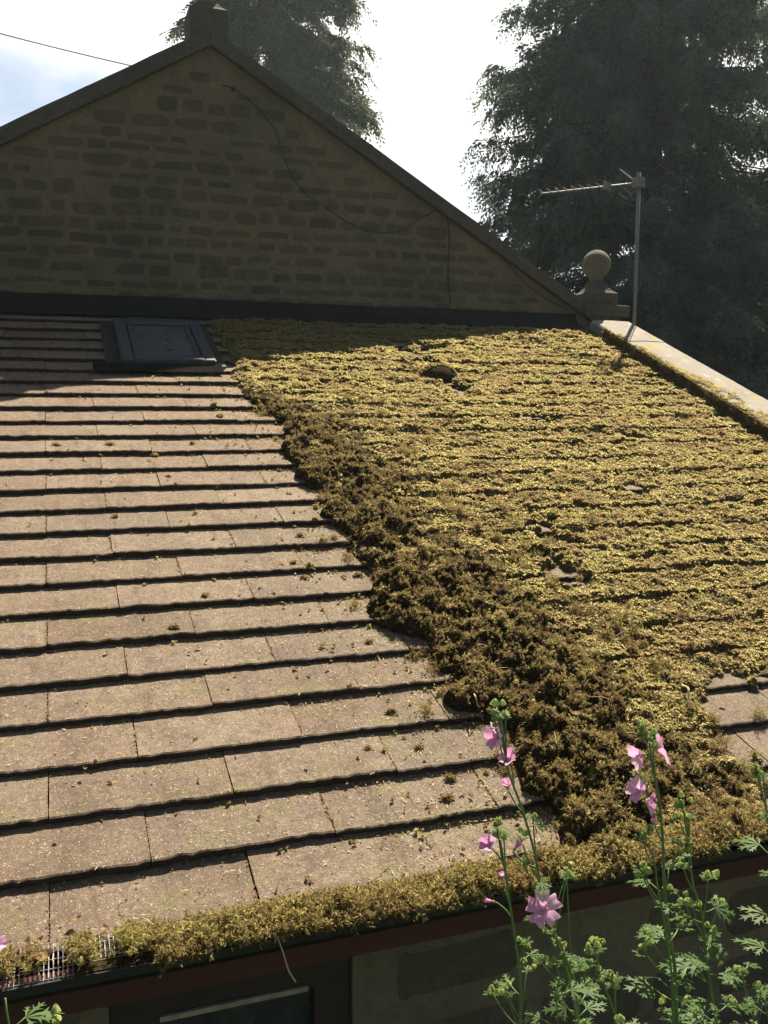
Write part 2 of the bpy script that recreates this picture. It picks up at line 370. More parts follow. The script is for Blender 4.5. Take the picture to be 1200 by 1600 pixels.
# ------------------------------------------------------------------ the gabled house
YW = 4.147; APX, APZ = 1.585, 3.335; RK = math.tan(math.radians(29.9))
XL, XR = -1.25, 4.42
house = thing('stone_cottage', (APX, YW+3, -1.0), 'stone cottage with a steep rubble gable standing above the mossy roof', 'house')
def rake(x): return APZ - RK*abs(x-APX)
CT = 0.098                                        # coping depth, measured vertically
wall = MB()
def prism_gable(mb, y0, y1, z0, mat=0):
    P = [(XL, z0), (XR, z0), (XR, rake(XR)-CT), (APX, APZ-CT), (XL, rake(XL)-CT)]
    V = [(x, y0, z) for x, z in P]+[(x, y1, z) for x, z in P]
    mb.add(V, [np.array([[0,1,2,3,4]]), np.array([[9,8,7,6,5]]), np.array([(i, i+5, (i+1) % 5+5, (i+1) % 5) for i in range(5)])], mat)
prism_gable(wall, YW, YW+0.34, -1.2)
def stone_patch(mb, x0, x1, z0, z1, yface, row_h, len_rng, gap, proud, mat, ok=lambda *a: True, seed=1, e=0.55):
    """irregular coursed stones, each a low cushion with a ragged outline on the mortar face"""
    R = np.random.RandomState(seed); z = z0
    while z < z1:
        h = row_h*R.uniform(0.72, 1.3); x = x0+R.uniform(-0.1, 0.1)
        while x < x1:
            L = R.uniform(*len_rng)
            hh = h*R.uniform(0.84, 1.0); zc = z+h/2+R.uniform(-.1, .1)*row_h; xc = x+L/2
            g_ = gap*R.uniform(0.6, 1.5)
            a, b = (L-g_)/2, max((hh-g_)/2, 0.012)
            if R.rand() > 0.06 and ok(xc-a, xc+a, zc+b):
                th = np.linspace(0, 2*math.pi, 18, endpoint=False)
                ox = np.sign(np.cos(th))*np.abs(np.cos(th))**e*a; oz = np.sign(np.sin(th))*np.abs(np.sin(th))**e*b
                j = 1+0.22*(vnoise(np.cos(th)*1.7+xc*31, np.sin(th)*1.7+zc*17, 4)-.5)
                jz = 1+0.55*(vnoise(np.cos(th)*1.3+xc*13+40, np.sin(th)*2+zc*41, 6)-.5)
                ox = ox*j; oz = oz*jz+ox*R.uniform(-.05, .05)
                pr = proud*R.uniform(0.4, 1.2)
                V = [(xc+p, yface+0.002, zc+q) for p, q in zip(ox, oz)]
                V += [(xc+p-np.sign(p)*min(abs(p)*.12, .008), yface-pr*.8, zc+q-np.sign(q)*min(abs(q)*.15, .008)) for p, q in zip(ox, oz)]
                V += [(xc+p*.55, yface-pr*R.uniform(.9, 1.3), zc+q*.5) for p, q in zip(ox, oz)]
                V.append((xc, yface-pr*1.1, zc))
                i = np.arange(18); k_ = (i+1) % 18
                mb.add(V, [np.stack([i, k_, k_+18, i+18], -1), np.stack([i+18, k_+18, k_+36, i+36], -1), np.stack([i+36, k_+36, np.full(18, 54)], -1)], mat)
            x += L
        z += h
stone_patch(wall, XL+.05, XR-.12, 1.64, 3.3, YW, 0.092, (0.12, 0.27), 0.024, 0.0035, 1, e=.42,
            ok=lambda a, b, t: t < min(rake(a), rake(b))-CT-.015, seed=6)
wall.build('gable_wall', [MORTAR, RUBBLE], house)
# rake coping slabs
cop = MB()
def rake_slab(x0, x1, dz=0.0):
    z0, z1 = rake(x0)+dz, rake(x1)+dz; y0, y1 = YW-.045, YW+.40
    n_ = 7; xs = np.linspace(x0, x1, n_)
    V = []
    for x in xs:
        zt = z0+(z1-z0)*(x-x0)/(x1-x0); w = 0.006*(vnoise(x*23, 3.3, 2)-.5)
        V += [(x, y0+.006, zt+w-.0), (x, y1, zt+w), (x, y1, zt-CT), (x, y0+.004*(vnoise(x*31, 9.1, 8)-.5), zt-CT), (x, y0, zt-.02+w)]
    F = [(5*a+i, 5*a+5+i, 5*a+5+(i+1) % 5, 5*a+(i+1) % 5) for a in range(n_-1) for i in range(5)]
    cop.add(V, [np.array(F), np.array([[0,1,2,3,4]]), np.array([[5*n_-1-i for i in range(5)]])])
R5 = np.random.RandomState(3)
def rake_run(xa, xb, cnt):
    e = np.linspace(xa, xb, cnt+1); e[1:-1] += R5.uniform(-.06, .06, cnt-1)
    for a, b in zip(e[:-1], e[1:]):
        d = 0.003*np.sign(b-a); rake_slab(min(a, b)+.0006, max(a, b)-.0006, R5.uniform(-.002, .002))
rake_run(APX+.001, XR+.02, 4); rake_run(XL-.02, APX-.001, 4)
cop.build('gable_coping', DRESSED, house)
# lead flashing: upstand against the wall and apron over the top course
fl = MB(); xs = np.linspace(-.95, 4.19, 70)
prof = [(YW-.004, 1.712), (YW-.014, 1.715), (YW-.018, 1.70), (YW-.022, 1.676)]
V = []
for x in xs:
    w = 0.006*(vnoise(x*3, 1.2, 3)-.5)+.004*(vnoise(x*13, 4.2, 3)-.5)
    row = [(x, y, z+w) for y, z in prof]
    for v, h in ((4.425, .014), (4.30, .012), (4.268+w, .010), (4.266+w, .003)):
        q = rp(x, v, h+w*.7); row.append(tuple(q))
    V += row
m_ = 8; ii = np.arange(len(xs)-1)[:, None]*m_+np.arange(m_-1)[None]
fl.add(V, [np.stack([ii, ii+1, ii+m_+1, ii+m_], -1).reshape(-1, 4)])
fl.build('wall_flashing', LEAD, house, smooth=True)
# roof behind the gable and side walls
rf = MB()
for sgn, xe in ((1, XR+.05), (-1, XL-.05)):
    xs_ = np.linspace(APX, xe, 14)
    for a, b in zip(xs_[:-1], xs_[1:]):
        zt = lambda x: rake(x)-.06
        rf.add([(a, YW+.40, zt(a)), (b, YW+.40, zt(b)+.02), (b, 11, zt(b)+.02), (a, 11, zt(a)), (a, YW+.40, zt(a)-.03), (b, YW+.40, zt(b)-.03), (b, 11, zt(b)-.03), (a, 11, zt(a)-.03)],
               [np.array([(0,1,2,3),(7,6,5,4),(0,4,5,1),(1,5,6,2),(2,6,7,3),(3,7,4,0)])])
rf.build('slate_roof', m_stone('stone_slates', ((0.12, 0.10, 0.07), (0.16, 0.13, 0.09), (0.11, 0.09, 0.07), (0.1, 0.09, 0.08)), 1.2, 0.4), house)
sw = MB()
for x in (XL, XR-.3): sw.box((x, YW+.342, -1.2), (x+.3, 10.6, rake(x if x > APX else x)-CT-.02 if x < APX else rake(XR)-CT-.02))
sw.box((XL+.302, 10.3, -1.2), (XR-.302, 10.6, 1.7))
sw.build('side_wall', MORTAR, house)

# ball finials
def finial(c, label, slab=True, neck=0.0):
    f = thing('ball_finial', c, label, 'finial', 'ball finials on the gable')
    if slab:
        b = MB(); b.bevel_box((c[0]-.19, c[1]-.17, c[2]), (c[0]+.19, c[1]+.17, c[2]+.085), .006)
        b.build('base_slab', DRESSED, f)
    p = MB(); p.sweep_square([(.118, .0861 if slab else -.06), (.118, .175), (.112, .18), (.09, .195), (.07, .22), (.056, .25-neck*.5), (.052, .265-neck)], c); p.build('plinth', DRESSED, f)
    s = MB(); prof_ = [(.05, .262-neck), (.047, .285-neck), (.05, .302-neck)]
    a0 = math.asin(.05/.104)
    for t in np.linspace(math.pi-a0, 0.02, 18): prof_.append((.104*math.sin(t), .302-neck+.104*math.cos(a0)+.104*math.cos(t)))
    s.lathe(prof_, c, 40, wob=.10); s.build('ball', BALLST, f, smooth=True)
    return f
finial((4.42, YW+.10, 1.70), 'round stone ball finial on its square plinth beside the tv aerial')
finial((APX, YW+.12, 3.29), 'stone finial plinth on the peak of the gable, ball cut off by the top', False, .04)

# ------------------------------------------------------------------ the lower wing and its tiled roof
G = 0.16703; TW = 0.42; XO = 0.5733; TT = 0.021
VX0, VX1 = -1.0, 4.205
wing = thing('tiled_wing', (1.6, 2.0, -1.0), 'low stone wing under a brown tiled lean-to roof, half cleared of moss', 'building')
tl = MB(); RT = np.random.RandomState(11)
NU, NV = 29, 8
for kx in range(0, 27):
    v0 = kx*G-(0.012 if kx == 0 else 0)
    x = XO-TW*6+(TW/2 if kx % 2 else 0)
    while x < VX1:
        a, b = max(x+.0006, VX0), min(x+TW-.0006, VX1)
        if b-a > .02:
            dv = RT.uniform(-.004, .004); dh = RT.uniform(-.0015, .0025); sk = RT.uniform(-.005, .005); rl = RT.uniform(-.0015, .0015)
            u = np.linspace(0, 1, NU); xs_ = a+(b-a)*u
            vv = np.array([0, .004, .03, .06, .09, .12, .15, G+.03])
            rag = 0.008*(vnoise(xs_*70, v0*77+3, 21)-.5)+.004*(vnoise(xs_*17, v0*31, 22)-.5)
            Xg, Vg = np.meshgrid(xs_, vv, indexing='ij')
            for e_, sg in ((0, 1), (NU-1, -1)): Xg[e_] += sg*.0016*vnoise(vv*70+v0*9, np.full(NV, xs_[e_]*31), 24)
            H = -TT*Vg/G + dh + rl*(2*u[:, None]-1)
            H = H + .0022*(vnoise(Xg*45, (Vg+v0)*45, 23)-.5); H[:, 0] -= .003
            Vt = Vg+v0+dv+sk*(u[:, None]-.5); Vt[:, 0] += rag; Vt[:, 1] += rag*.8
            top = rp(Xg, Vt, H).reshape(-1, 3)
            front = rp(xs_, Vt[:, 0]+.002+rag*.3, -TT+dh*0-.002)
            i0 = np.arange(NU-1)[:, None]*NV+np.arange(NV-1)[None]
            fs = [np.stack([i0, i0+NV, i0+NV+1, i0+1], -1).reshape(-1, 4)]
            nt_ = NU*NV; q = np.arange(NU-1)
            fs.append(np.stack([nt_+q, nt_+q+1, (q+1)*NV, q*NV], -1))
            # side faces down to the tile below
            sl = rp(Xg[0], Vt[0], H[0]-TT); sr = rp(Xg[-1], Vt[-1], H[-1]-TT)
            q = np.arange(NV-1); o1 = nt_+NU; o2 = o1+NV
            fs.append(np.stack([o1+q+1, o1+q, q, q+1], -1)); e_ = (NU-1)*NV
            fs.append(np.stack([o2+q, o2+q+1, e_+q+1, e_+q], -1))
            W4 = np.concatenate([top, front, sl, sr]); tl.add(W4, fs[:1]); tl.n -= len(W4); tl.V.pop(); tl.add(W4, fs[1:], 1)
        x += TW
tl.build('roof_tiles', [TILE, m_plain('shade_dark_tile_edge', (.05, .038, .03), .95, .1, 0, .4, 40)], wing)  # front and side faces get a darker colour that paints in their shade
dk = MB(); dk.box((VX0, -.0, -.075), (VX1+.02, 4.45, -.034), M=lambda V: rp(V[:, 0], V[:, 1], V[:, 2])); dk.build('roof_deck', DARKBROWN, wing)
# eaves wall
ew = MB(); WX0, WX1 = .68, 1.195
ew.box((VX0, 0.0, -1.1), (WX0, .3, -.10)); ew.box((WX1, 0.0, -1.1), (4.5, .3, -.10)); ew.box((WX0, 0, -1.1), (WX1, .3, -.72))
stone_patch(ew, 1.215, 4.4, -.98, -.12, 0.0, .175, (.20, .36), .030, .004, 1, seed=9, e=.3)
stone_patch(ew, VX0, .66, -.98, -.12, 0.0, .175, (.18, .30), .030, .004, 1, ok=lambda a, b, t: b < .67, seed=10, e=.3)
ew.build('eaves_wall', [MORTAR, RUBBLE], wing)
gw = MB(); gw.box((VX1+.045, .302, -1.1), (4.50, YW-.01, 0.0), M=lambda V: np.stack([V[:, 0], V[:, 1], np.where(V[:, 2] > -.5, V[:, 1]*math.tan(SLOPE)-.02, V[:, 2])], -1))
gw.build('end_wall', MORTAR, wing); gw = MB()
gw.box((VX0, .302, -1.1), (VX0+.25, YW-.01, 0.0), M=lambda V: np.stack([V[:, 0], V[:, 1], np.where(V[:, 2] > -.5, V[:, 1]*math.tan(SLOPE)-.09, V[:, 2])], -1))
gw.build('end_wall', MORTAR, wing)
# fascia, gutter, guard
fb = MB(); fb.box((VX0, -.088, -.094), (4.40, -.066, -.016)); fb.box((VX0, -.0655, -.090), (4.40, -.0005, -.072)); fb.build('fascia_board', REDBROWN, wing)
tr = MB(); tr.box((VX0, -.0645, -.1085), (4.40, -.0035, -.0905)); tr.build('pale_trim', CREAMLINE, wing)
gt = MB(); xs = np.array([VX0, 4.40])
P = [(-.135, .006), (-.127, .006), (-.127, -.01), (-.122, -.018), (-.100, -.022), (-.0895, -.02), (-.0895, -.026), (-.104, -.030), (-.126, -.026), (-.135, -.012)]
V = [(x, y, z) for x in xs for y, z in P]; m_ = len(P)
gt.add(V, [np.array([(i, (i+1) % m_, m_+(i+1) % m_, m_+i) for i in range(m_)])])
gut = gt.build('gutter', BLACKP, wing)
gm = MB(); gx0, gx1 = .30, 2.0
for x in np.arange(gx0, gx1, .0085): gm.box((x, -.130, .0045), (x+.0017, -.022, .0065), M=lambda V: V+np.stack([0*V[:, 0], 0*V[:, 0], .010*np.sin((V[:, 1]+.13)/.11*1.5)], -1))
for y in np.arange(-.128, -.02, .026): 
    zz = .0072+.010*math.sin((y+.13)/.11*1.5); gm.box((gx0, y, zz), (gx1, y+.0012, zz+.0012))
gd = gm.build('gutter_guard', WIRE, wing)
# window under the eaves
wf = MB()
wf.box((WX0+.002, .012, -.215), (WX1-.002, .06, -.112)); wf.box((WX0+.002, .012, -.70), (WX0+.07, .06, -.2152)); wf.box((WX1-.085, .012, -.70), (WX1-.002, .06, -.2152)); wf.box((WX0+.072, .012, -.70), (WX1-.087, .06, -.65))
wfo = wf.build('window', DARKBROWN, wing)
b_ = MB(); b_.box((WX0+.10, .004, -.2145), (WX1-.10, .0115, -.203)); b_.build('bead', CREAMLINE, wfo)
gl = MB(); gl.box((WX0+.071, .035, -.649), (WX1-.086, .041, -.2155)); gl.build('pane', GLASS, wfo)

# verge coping on the right
vc = MB(); RV = np.random.RandomState(4); v = -.08
while v < 4.28:
    L = RV.uniform(.75, 1.0); e = min(v+L, 4.29)
    n_ = 12; vs = np.linspace(v+.003, e-.003, n_); dh = RV.uniform(-.004, .004)
    V = []
    for q in vs:
        w = .008*(vnoise(q*14, 2.2, 31)-.5); w2 = .006*(vnoise(q*19, 7.7, 32)-.5)
        for X_, h_ in ((4.212+w, -.05), (4.212+w, .066+dh), (4.222+w, .079+dh+w2), (4.36, .084+dh), (4.516+w2, .080+dh), (4.524+w2, .068+dh), (4.524+w2, -.05)):
            V.append(rp(X_, q, h_))
    m_ = 7; i0 = np.arange(n_-1)[:, None]*m_; j = np.arange(m_)[None]
    vc.add(V, [np.stack([i0+j, i0+(j+1) % m_, i0+m_+(j+1) % m_, i0+m_+j], -1).reshape(-1, 4), np.arange(m_)[::-1][None], (np.arange(m_)+(n_-1)*m_)[None]])
    v = e
vc.build('verge_coping', COPING, wing)

# ------------------------------------------------------------------ skylight (its own thing, fixed in the roof)
skl = thing('roof_window', tuple(rp(1.2, 3.4, 0)), 'grey framed roof window lying in the shade of the gable', 'skylight')
RPM = lambda V: rp(V[:, 0], V[:, 1], V[:, 2])
X0, X1, V0, V1 = .945, 1.43, 3.39, 4.12
fr = MB()
fr.bevel_box((X0, V0, -.02), (X0+.062, V1, .040), .006, M=RPM); fr.bevel_box((X1-.062, V0, -.02), (X1, V1, .040), .006, M=RPM)
fr.bevel_box((X0+.0622, V0+.002, -.02), (X1-.0622, V0+.062, .044), .005, M=RPM); fr.bevel_box((X0+.0622, V1-.11, -.02), (X1-.0622, V1-.001, .045), .006, M=RPM)
fr.build('frame', GREYMET, skl)
sh = MB(); sh.bevel_box((X0+.068, V0+.066, .0), (X1-.068, V0+.10, .036), .004, M=RPM); sh.bevel_box((X0+.068, V0+.101, .0), (X0+.095, V1-.115, .036), .004, M=RPM); sh.bevel_box((X1-.095, V0+.101, .0), (X1-.068, V1-.115, .036), .004, M=RPM)
sh.build('sash', GREYMET, skl)
pn = MB(); pn.box((X0+.0955, V0+.1005, .0), (X1-.0955, V1-.1155, .028), M=RPM); pn.build('pane', m_plain('dusty_glass', (0.085, 0.085, 0.078), 0.35, 0.5, 0, 0.45, 16), skl)
fa = MB(); fa.box((X0-.075, V0-.01, .001), (X0-.002, V1+.02, .010), M=RPM); fa.box((X1+.002, V0-.01, .001), (X1+.05, V1+.02, .010), M=RPM)
fa.build('side_flashing', m_plain('brown_flashing', (0.035, 0.026, 0.022), 0.7, 0.3, 0, 0.3, 20), skl)
ap = MB(); xs = np.arange(.80, X1+.03, .0045); V = []
for i_, x in enumerate(xs):
    hz = .006*(i_ % 2)
    for v_, h_ in ((V0-.004, .016), (V0-.03, .012), (V0-.075, .008), (V0-.098+.004*(vnoise(x*30, 1, 5)-.5), .006)): V.append(rp(x, v_, h_+hz))
i0 = np.arange(len(xs)-1)[:, None]*4+np.arange(3)[None]
ap.add(V, [np.stack([i0+1, i0+5, i0+4, i0], -1).reshape(-1, 4)]); ap.build('pleated_apron', LEAD, skl)

# ------------------------------------------------------------------ moss
LB = np.array([(-.2, 1.76), (.016, 1.775), (.137, 1.80), (.235, 1.76), (.384, 1.74), (.523, 1.715), (.677, 1.68), (.839, 1.675), (1.022, 1.63), (1.34, 1.66), (1.486, 1.61), (1.9, 1.63), (2.145, 1.60), (2.414, 1.59), (2.636, 1.66), (2.923, 1.55), (3.25, 1.46), (3.356, 1.49), (4.3, 1.50)])
RB = np.array([(-.2, 2.48), (.091, 2.42), (.235, 2.36), (.475, 2.40), (.747, 2.34), (1.187, 2.27), (1.486, 2.15), (2.188, 2.12), (2.798, 2.05), (2.97, 1.85), (3.2, 1.7), (4.3, 1.7)])
def lbx(v): return np.interp(v, LB[:, 0], LB[:, 1])
def rbx(v): return np.interp(v, RB[:, 0], RB[:, 1])
def tile_h(v): return -TT*np.mod(v/G, 1.0)
def mat_h(v): return -TT*.30*np.mod(v/G, 1.0)
def carpet_th(X, v):
    """thickness of the rooted moss over the tiles"""
    fr_ = np.mod(v/G, 1.0)
    m = sstep(-.05, .10, X-lbx(v)+.12*(fbm(X*9, v*9, 41)-.5))
    cush = fbm(X*5, v*7, 42, 4); mid = fbm(X*24, v*26, 43, 3); fine = fbm(X*70, v*70, 49, 2)
    th = .005+.013*sstep(.25, .75, cush)+.011*sstep(.42, .70, mid)+.011*(fine-.4)
    lip = np.exp(-((fr_-.10)/.14)**2)*.007*sstep(.3, .6, fbm(X*9, v/G*3.1+7, 44))
    gap = np.exp(-((1-fr_)/.075)**2)*sstep(.47, .66, fbm(X*7, np.floor(v/G)*5.3, 45, 3))
    th = (th+lip)*(1-.85*gap)
    # worn-bare tiles low on the right, and small bald spots
    bare = sstep(2.34, 2.46, X+.25*(fbm(X*8, v*8, 46)-.5))*sstep(.54, .44, v+.16*(fbm(X*9, v*9, 47)-.5))
    spots = sstep(.70, .78, fbm(X*5.2+5, v*7.1, 48, 4))
    th = th*(1-bare)*(1-.95*spots)-.022*np.maximum(bare, .55*spots)
    return np.where(gap*m > .55, th-.006, th)*m-.020*(1-m)
def clumps(X, v, cell, seed):
    """rounded clumps of loose moss with gaps between: height 0..1"""
    T = np.random.RandomState(seed).rand(64, 64, 4); gx, gy = X/cell, v/cell; ix, iy = np.floor(gx).astype(int), np.floor(gy).astype(int)
    best = np.zeros_like(X)
    for dx in (-1, 0, 1):
        for dy in (-1, 0, 1):
            t = T[(ix+dx) & 63, (iy+dy) & 63]; px, py = ix+dx+t[..., 0], iy+dy+t[..., 1]
            r = .45+.50*t[..., 2]; d2 = ((gx-px)**2+(gy-py)**2)/r**2
            best = np.maximum(best, np.sqrt(np.clip(1-d2, 0, 1))*(.35+.65*t[..., 3]))
    return best
def ridge_th(X, v):
    l, r = lbx(v)-.02, rbx(v)-.09; w = (X-l)/(r-l)
    w = w+.40*(fbm(X*7, v*7, 51, 4)-.5)
    e = np.clip(w, 0, 1); prof = np.sin(math.pi*e**.62)**.6
    amp = (.5+.5*sstep(2.95, 2.3, v))*(.8+.2*sstep(1.7, .6, v))
    wx, wv = X+.03*(fbm(X*14, v*14, 55)-.5), v+.03*(fbm(X*14, v*14, 56)-.5)
    c0 = clumps(wx, wv, .16, 60); c1 = clumps(wx, wv, .068, 57); c2 = clumps(wx+.2, wv, .036, 58); c3 = clumps(wx, wv, .017, 59)
    hole = sstep(.56, .70, fbm(X*23, v*23, 61, 3))
    th = amp*(.022*prof*sstep(.3, .7, fbm(X*5, v*5, 52, 3))+prof**.5*(.030*c0+.044*c1**.9+.026*c2+.012*c3-.030*hole)-.014)
    return np.where((w > 0.0) & (w < 1.0) & (v < 3.05), th, -.02)-.003
def height_mesh(mb, xs, vs, thf, base, lim):
    X, V = np.meshgrid(xs, vs, indexing='ij'); T = thf(X, V); H = base(V)+T
    k = len(vs); i0 = np.arange(len(xs)-1)[:, None]*k+np.arange(k-1)[None]
    okv = T > lim
    keep = okv[:-1, :-1] | okv[1:, :-1] | okv[:-1, 1:] | okv[1:, 1:]
    J = RNG.uniform(-.0018, .0018, (2,)+X.shape)
    F = np.stack([i0, i0+k, i0+k+1, i0+1], -1)[keep]
    P = rp(X+J[0], V+J[1], np.where(okv, H, base(V)-.006)).reshape(-1, 3)
    used = np.unique(F); mp_ = np.zeros(len(P), int); mp_[used] = np.arange(len(used))
    mb.add(P[used], [mp_[F]])
def tufts(mb, P, size, nrm, blades=6, spread=.9, wid=.32, R=RNG, mat=0):
    """star tufts of leaf-sized diamonds at points P"""
    n_ = len(P); size = np.asarray(size)
    for b in range(blades):
        th = R.uniform(0, 2*math.pi, n_); tilt = R.uniform(.15, 1.0, n_)*spread
        t1 = np.array([1., 0, 0]); t2 = np.cross(nrm, t1)
        d = (np.sin(tilt)*np.cos(th))[:, None]*t1+(np.sin(tilt)*np.sin(th))[:, None]*t2+np.cos(tilt)[:, None]*nrm
        sd = np.cross(d, R.normal(size=(n_, 3))); sd /= np.linalg.norm(sd, axis=1)[:, None]+1e-9
        L = (size*R.uniform(.6, 1.25, n_))[:, None]; w = L*wid*R.uniform(.6, 1.2, (n_, 1))
        p0 = P-d*L*.15; mid = P+d*L*.5; tip = P+d*L+np.array([0, 0, -1.])*L*.12
        V = np.stack([p0, mid+sd*w, tip, mid-sd*w], 1).reshape(-1, 3)
        mb.add(V, [np.arange(4*n_).reshape(-1, 4)], mat)
RN = np.array([0, -SS, CS])
def shoots(mb, P, length, nrm, R, tilt=1.0, nodes=4, leaves=3, wid=.16, mat=0):
    """small branching moss shoots: a leaning axis set with narrow leaves"""
    n_ = len(P); t1 = np.array([1., 0, 0]); t2 = np.cross(nrm, t1); length = np.asarray(length)
    th = R.uniform(0, 2*math.pi, n_); a = np.abs(R.normal(0, .55, n_))*tilt
    d = (np.sin(a)*np.cos(th))[:, None]*t1+(np.sin(a)*np.sin(th))[:, None]*t2+np.cos(a)[:, None]*nrm
    for k in range(nodes):
        base = P+d*(length*(k+.2)/nodes)[:, None]
        for q in range(leaves):
            e = d*R.uniform(.35, .9, (n_, 1))+R.normal(0, .62, (n_, 3)); e /= np.linalg.norm(e, axis=1)[:, None]
            L = (length*R.uniform(.32, .62, n_)*(1.15-.45*k/nodes))[:, None]
            sd = np.cross(e, R.normal(size=(n_, 3))); sd /= np.linalg.norm(sd, axis=1)[:, None]+1e-9; w = L*wid*R.uniform(.7, 1.3, (n_, 1))
            mid = base+e*L*.5; tip = base+e*L+nrm*(-.10)*L
            mb.add(np.stack([base, mid+sd*w, tip, mid-sd*w], 1).reshape(-1, 3), [np.arange(4*n_).reshape(-1, 4)], mat)
cp = MB()
height_mesh(cp, np.arange(1.40, 4.225, .0085), np.arange(-.03, 1.6, .0085), carpet_th, mat_h, 0.0005)
height_mesh(cp, np.arange(1.36, 4.225, .011), np.arange(1.598, 4.27, .011), carpet_th, mat_h, 0.0005)
n_ = 330000
# denser near the camera
vv = -.02+4.27*np.random.RandomState(5).rand(n_)**1.35; xx = np.random.RandomState(6).uniform(1.38, 4.22, n_)
th = carpet_th(xx, vv); inr = (ridge_th(xx, vv) > .012)
ok = (th > .0025) & ~inr & ~((vv > 3.3) & (xx < 1.5))
ok &= RNG.rand(n_) < np.clip(.35+th*30, 0, 1)
xx, vv, th = xx[ok], vv[ok], th[ok]
tufts(cp, rp(xx, vv, mat_h(vv)+th-.002), .0045+.0055*RNG.rand(len(xx))+.0009*vv, RN, 4, 1.1)
n_ = 26000; vv = 4.2*np.random.RandomState(8).rand(n_)**1.6; xx = np.random.RandomState(9).uniform(1.5, 4.2, n_); th = carpet_th(xx, vv)
ok = (th > .012) & ~((vv > 3.3) & (xx < 1.5)); xx, vv, th = xx[ok], vv[ok], th[ok]
shoots(cp, rp(xx, vv, mat_h(vv)+th-.002), .006+.009*RNG.rand(len(xx)), RN, RNG, 1.1, 3, 3, .18)
mc = cp.build('moss_carpet', [MOSS_F]); mc.data.materials.append(MOSS_FB)
# the mat itself takes the mat material (quads of the height mesh come first)
nq = sum(len(f) for f, m in cp.F[:2]); mi = np.zeros(len(mc.data.polygons), np.int32); mi[:nq] = 1; mc.data.polygons.foreach_set('material_index', mi)
tag(mc, 'thick yellow-green moss carpet still rooted on the right of the roof', 'moss', kind='stuff')
rd = MB()
height_mesh(rd, np.arange(1.42, 2.6, .007), np.arange(-.09, 3.06, .007), ridge_th, lambda v: tile_h(v)*.3, .0005)
nq = sum(len(f) for f, m in rd.F)
n_ = 62000; vv = -.09+3.14*np.random.RandomState(15).rand(n_)**1.25; xx = np.random.RandomState(16).uniform(1.42, 2.6, n_)
th = ridge_th(xx, vv); ok = (th > .002) & (RNG.rand(n_) < np.clip(th/.048, .06, 1)); xx, vv, th = xx[ok], vv[ok], th[ok]
shoots(rd, rp(xx, vv, tile_h(vv)*.3+th-.004), .008+.011*RNG.rand(len(xx))+.008*(RNG.rand(len(xx)) < .16), RN, RNG, 1.6, 4, 4, .13)
R = np.random.RandomState(91)
for i_ in range(150):
    v_ = R.uniform(.05, 2.9); x_ = rbx(v_)-.05+R.exponential(.13) if R.rand() < .62 else lbx(v_)+.03-R.exponential(.045)
    sz = R.uniform(.010, .030); k_ = int(26+sz*1500)
    b_h = (mat_h(v_)+max(float(carpet_th(np.array(x_), np.array(v_))), 0)) if x_ > lbx(v_)+.1 else tile_h(v_)
    shoots(rd, rp(x_+R.normal(0, sz*.5, k_), v_+R.normal(0, sz*.4, k_), b_h+np.abs(R.normal(0, sz*.45, k_))), .006+.012*R.rand(k_), RN, R, 1.8, 3, 3)
ro = rd.build('raked_moss_bank', [MOSS_R]); ro.data.materials.append(MOSS_RB)
mi = np.zeros(len(ro.data.polygons), np.int32); mi[:nq] = 1; ro.data.polygons.foreach_set('material_index', mi)
tag(ro, 'dark loose bank of raked-up moss running down the middle of the roof', 'moss', kind='stuff')
# moss lying in the gutter
gmb = MB(); n_ = 13000; R = np.random.RandomState(25)
xx = R.uniform(.62, 2.55, n_); a = R.uniform(0, 1, n_)
amp = sstep(.74, .90, xx+.14*(fbm(xx*12, xx*0, 61)-.5))*(.006+.036*sstep(.32, .72, fbm(xx*11, xx*0+3, 62)))*(.62+.38*sstep(1.1, 1.7, xx))*(1-.35*sstep(.55, .68, fbm(xx*9+9, xx*0+8, 68)))+.004
yy = -.146+.122*a; zz = .012+amp*np.sin(math.pi*np.clip(a*.9+.12, 0, 1))*(.5+fbm(xx*30, yy*30, 63))
amp = amp*sstep(.70, .80, xx+.05*(fbm(xx*20, xx*0, 69)-.5)); ok = amp > .0035
P = np.stack([xx, yy, zz-R.uniform(0, .012, n_)], -1)[ok]
P[:, 2] += sstep(1.65, 1.95, P[:, 0])*.022*fbm(P[:, 0]*14, P[:, 1]*14, 67); hf = (R.rand(len(P)) < .38+.6*fbm(P[:, 0]*13, P[:, 1]*20, 66)+sstep(1.6, 1.9, P[:, 0])); shoots(gmb, P[hf], .012+.016*R.rand(hf.sum()), np.array([0, -.45, .9]), R, 1.7, 4, 3, .15, 2); P = P[~hf]
shoots(gmb, P, .011+.015*R.rand(len(P)), np.array([0, -.45, .9]), R, 1.7, 4, 3, .15)
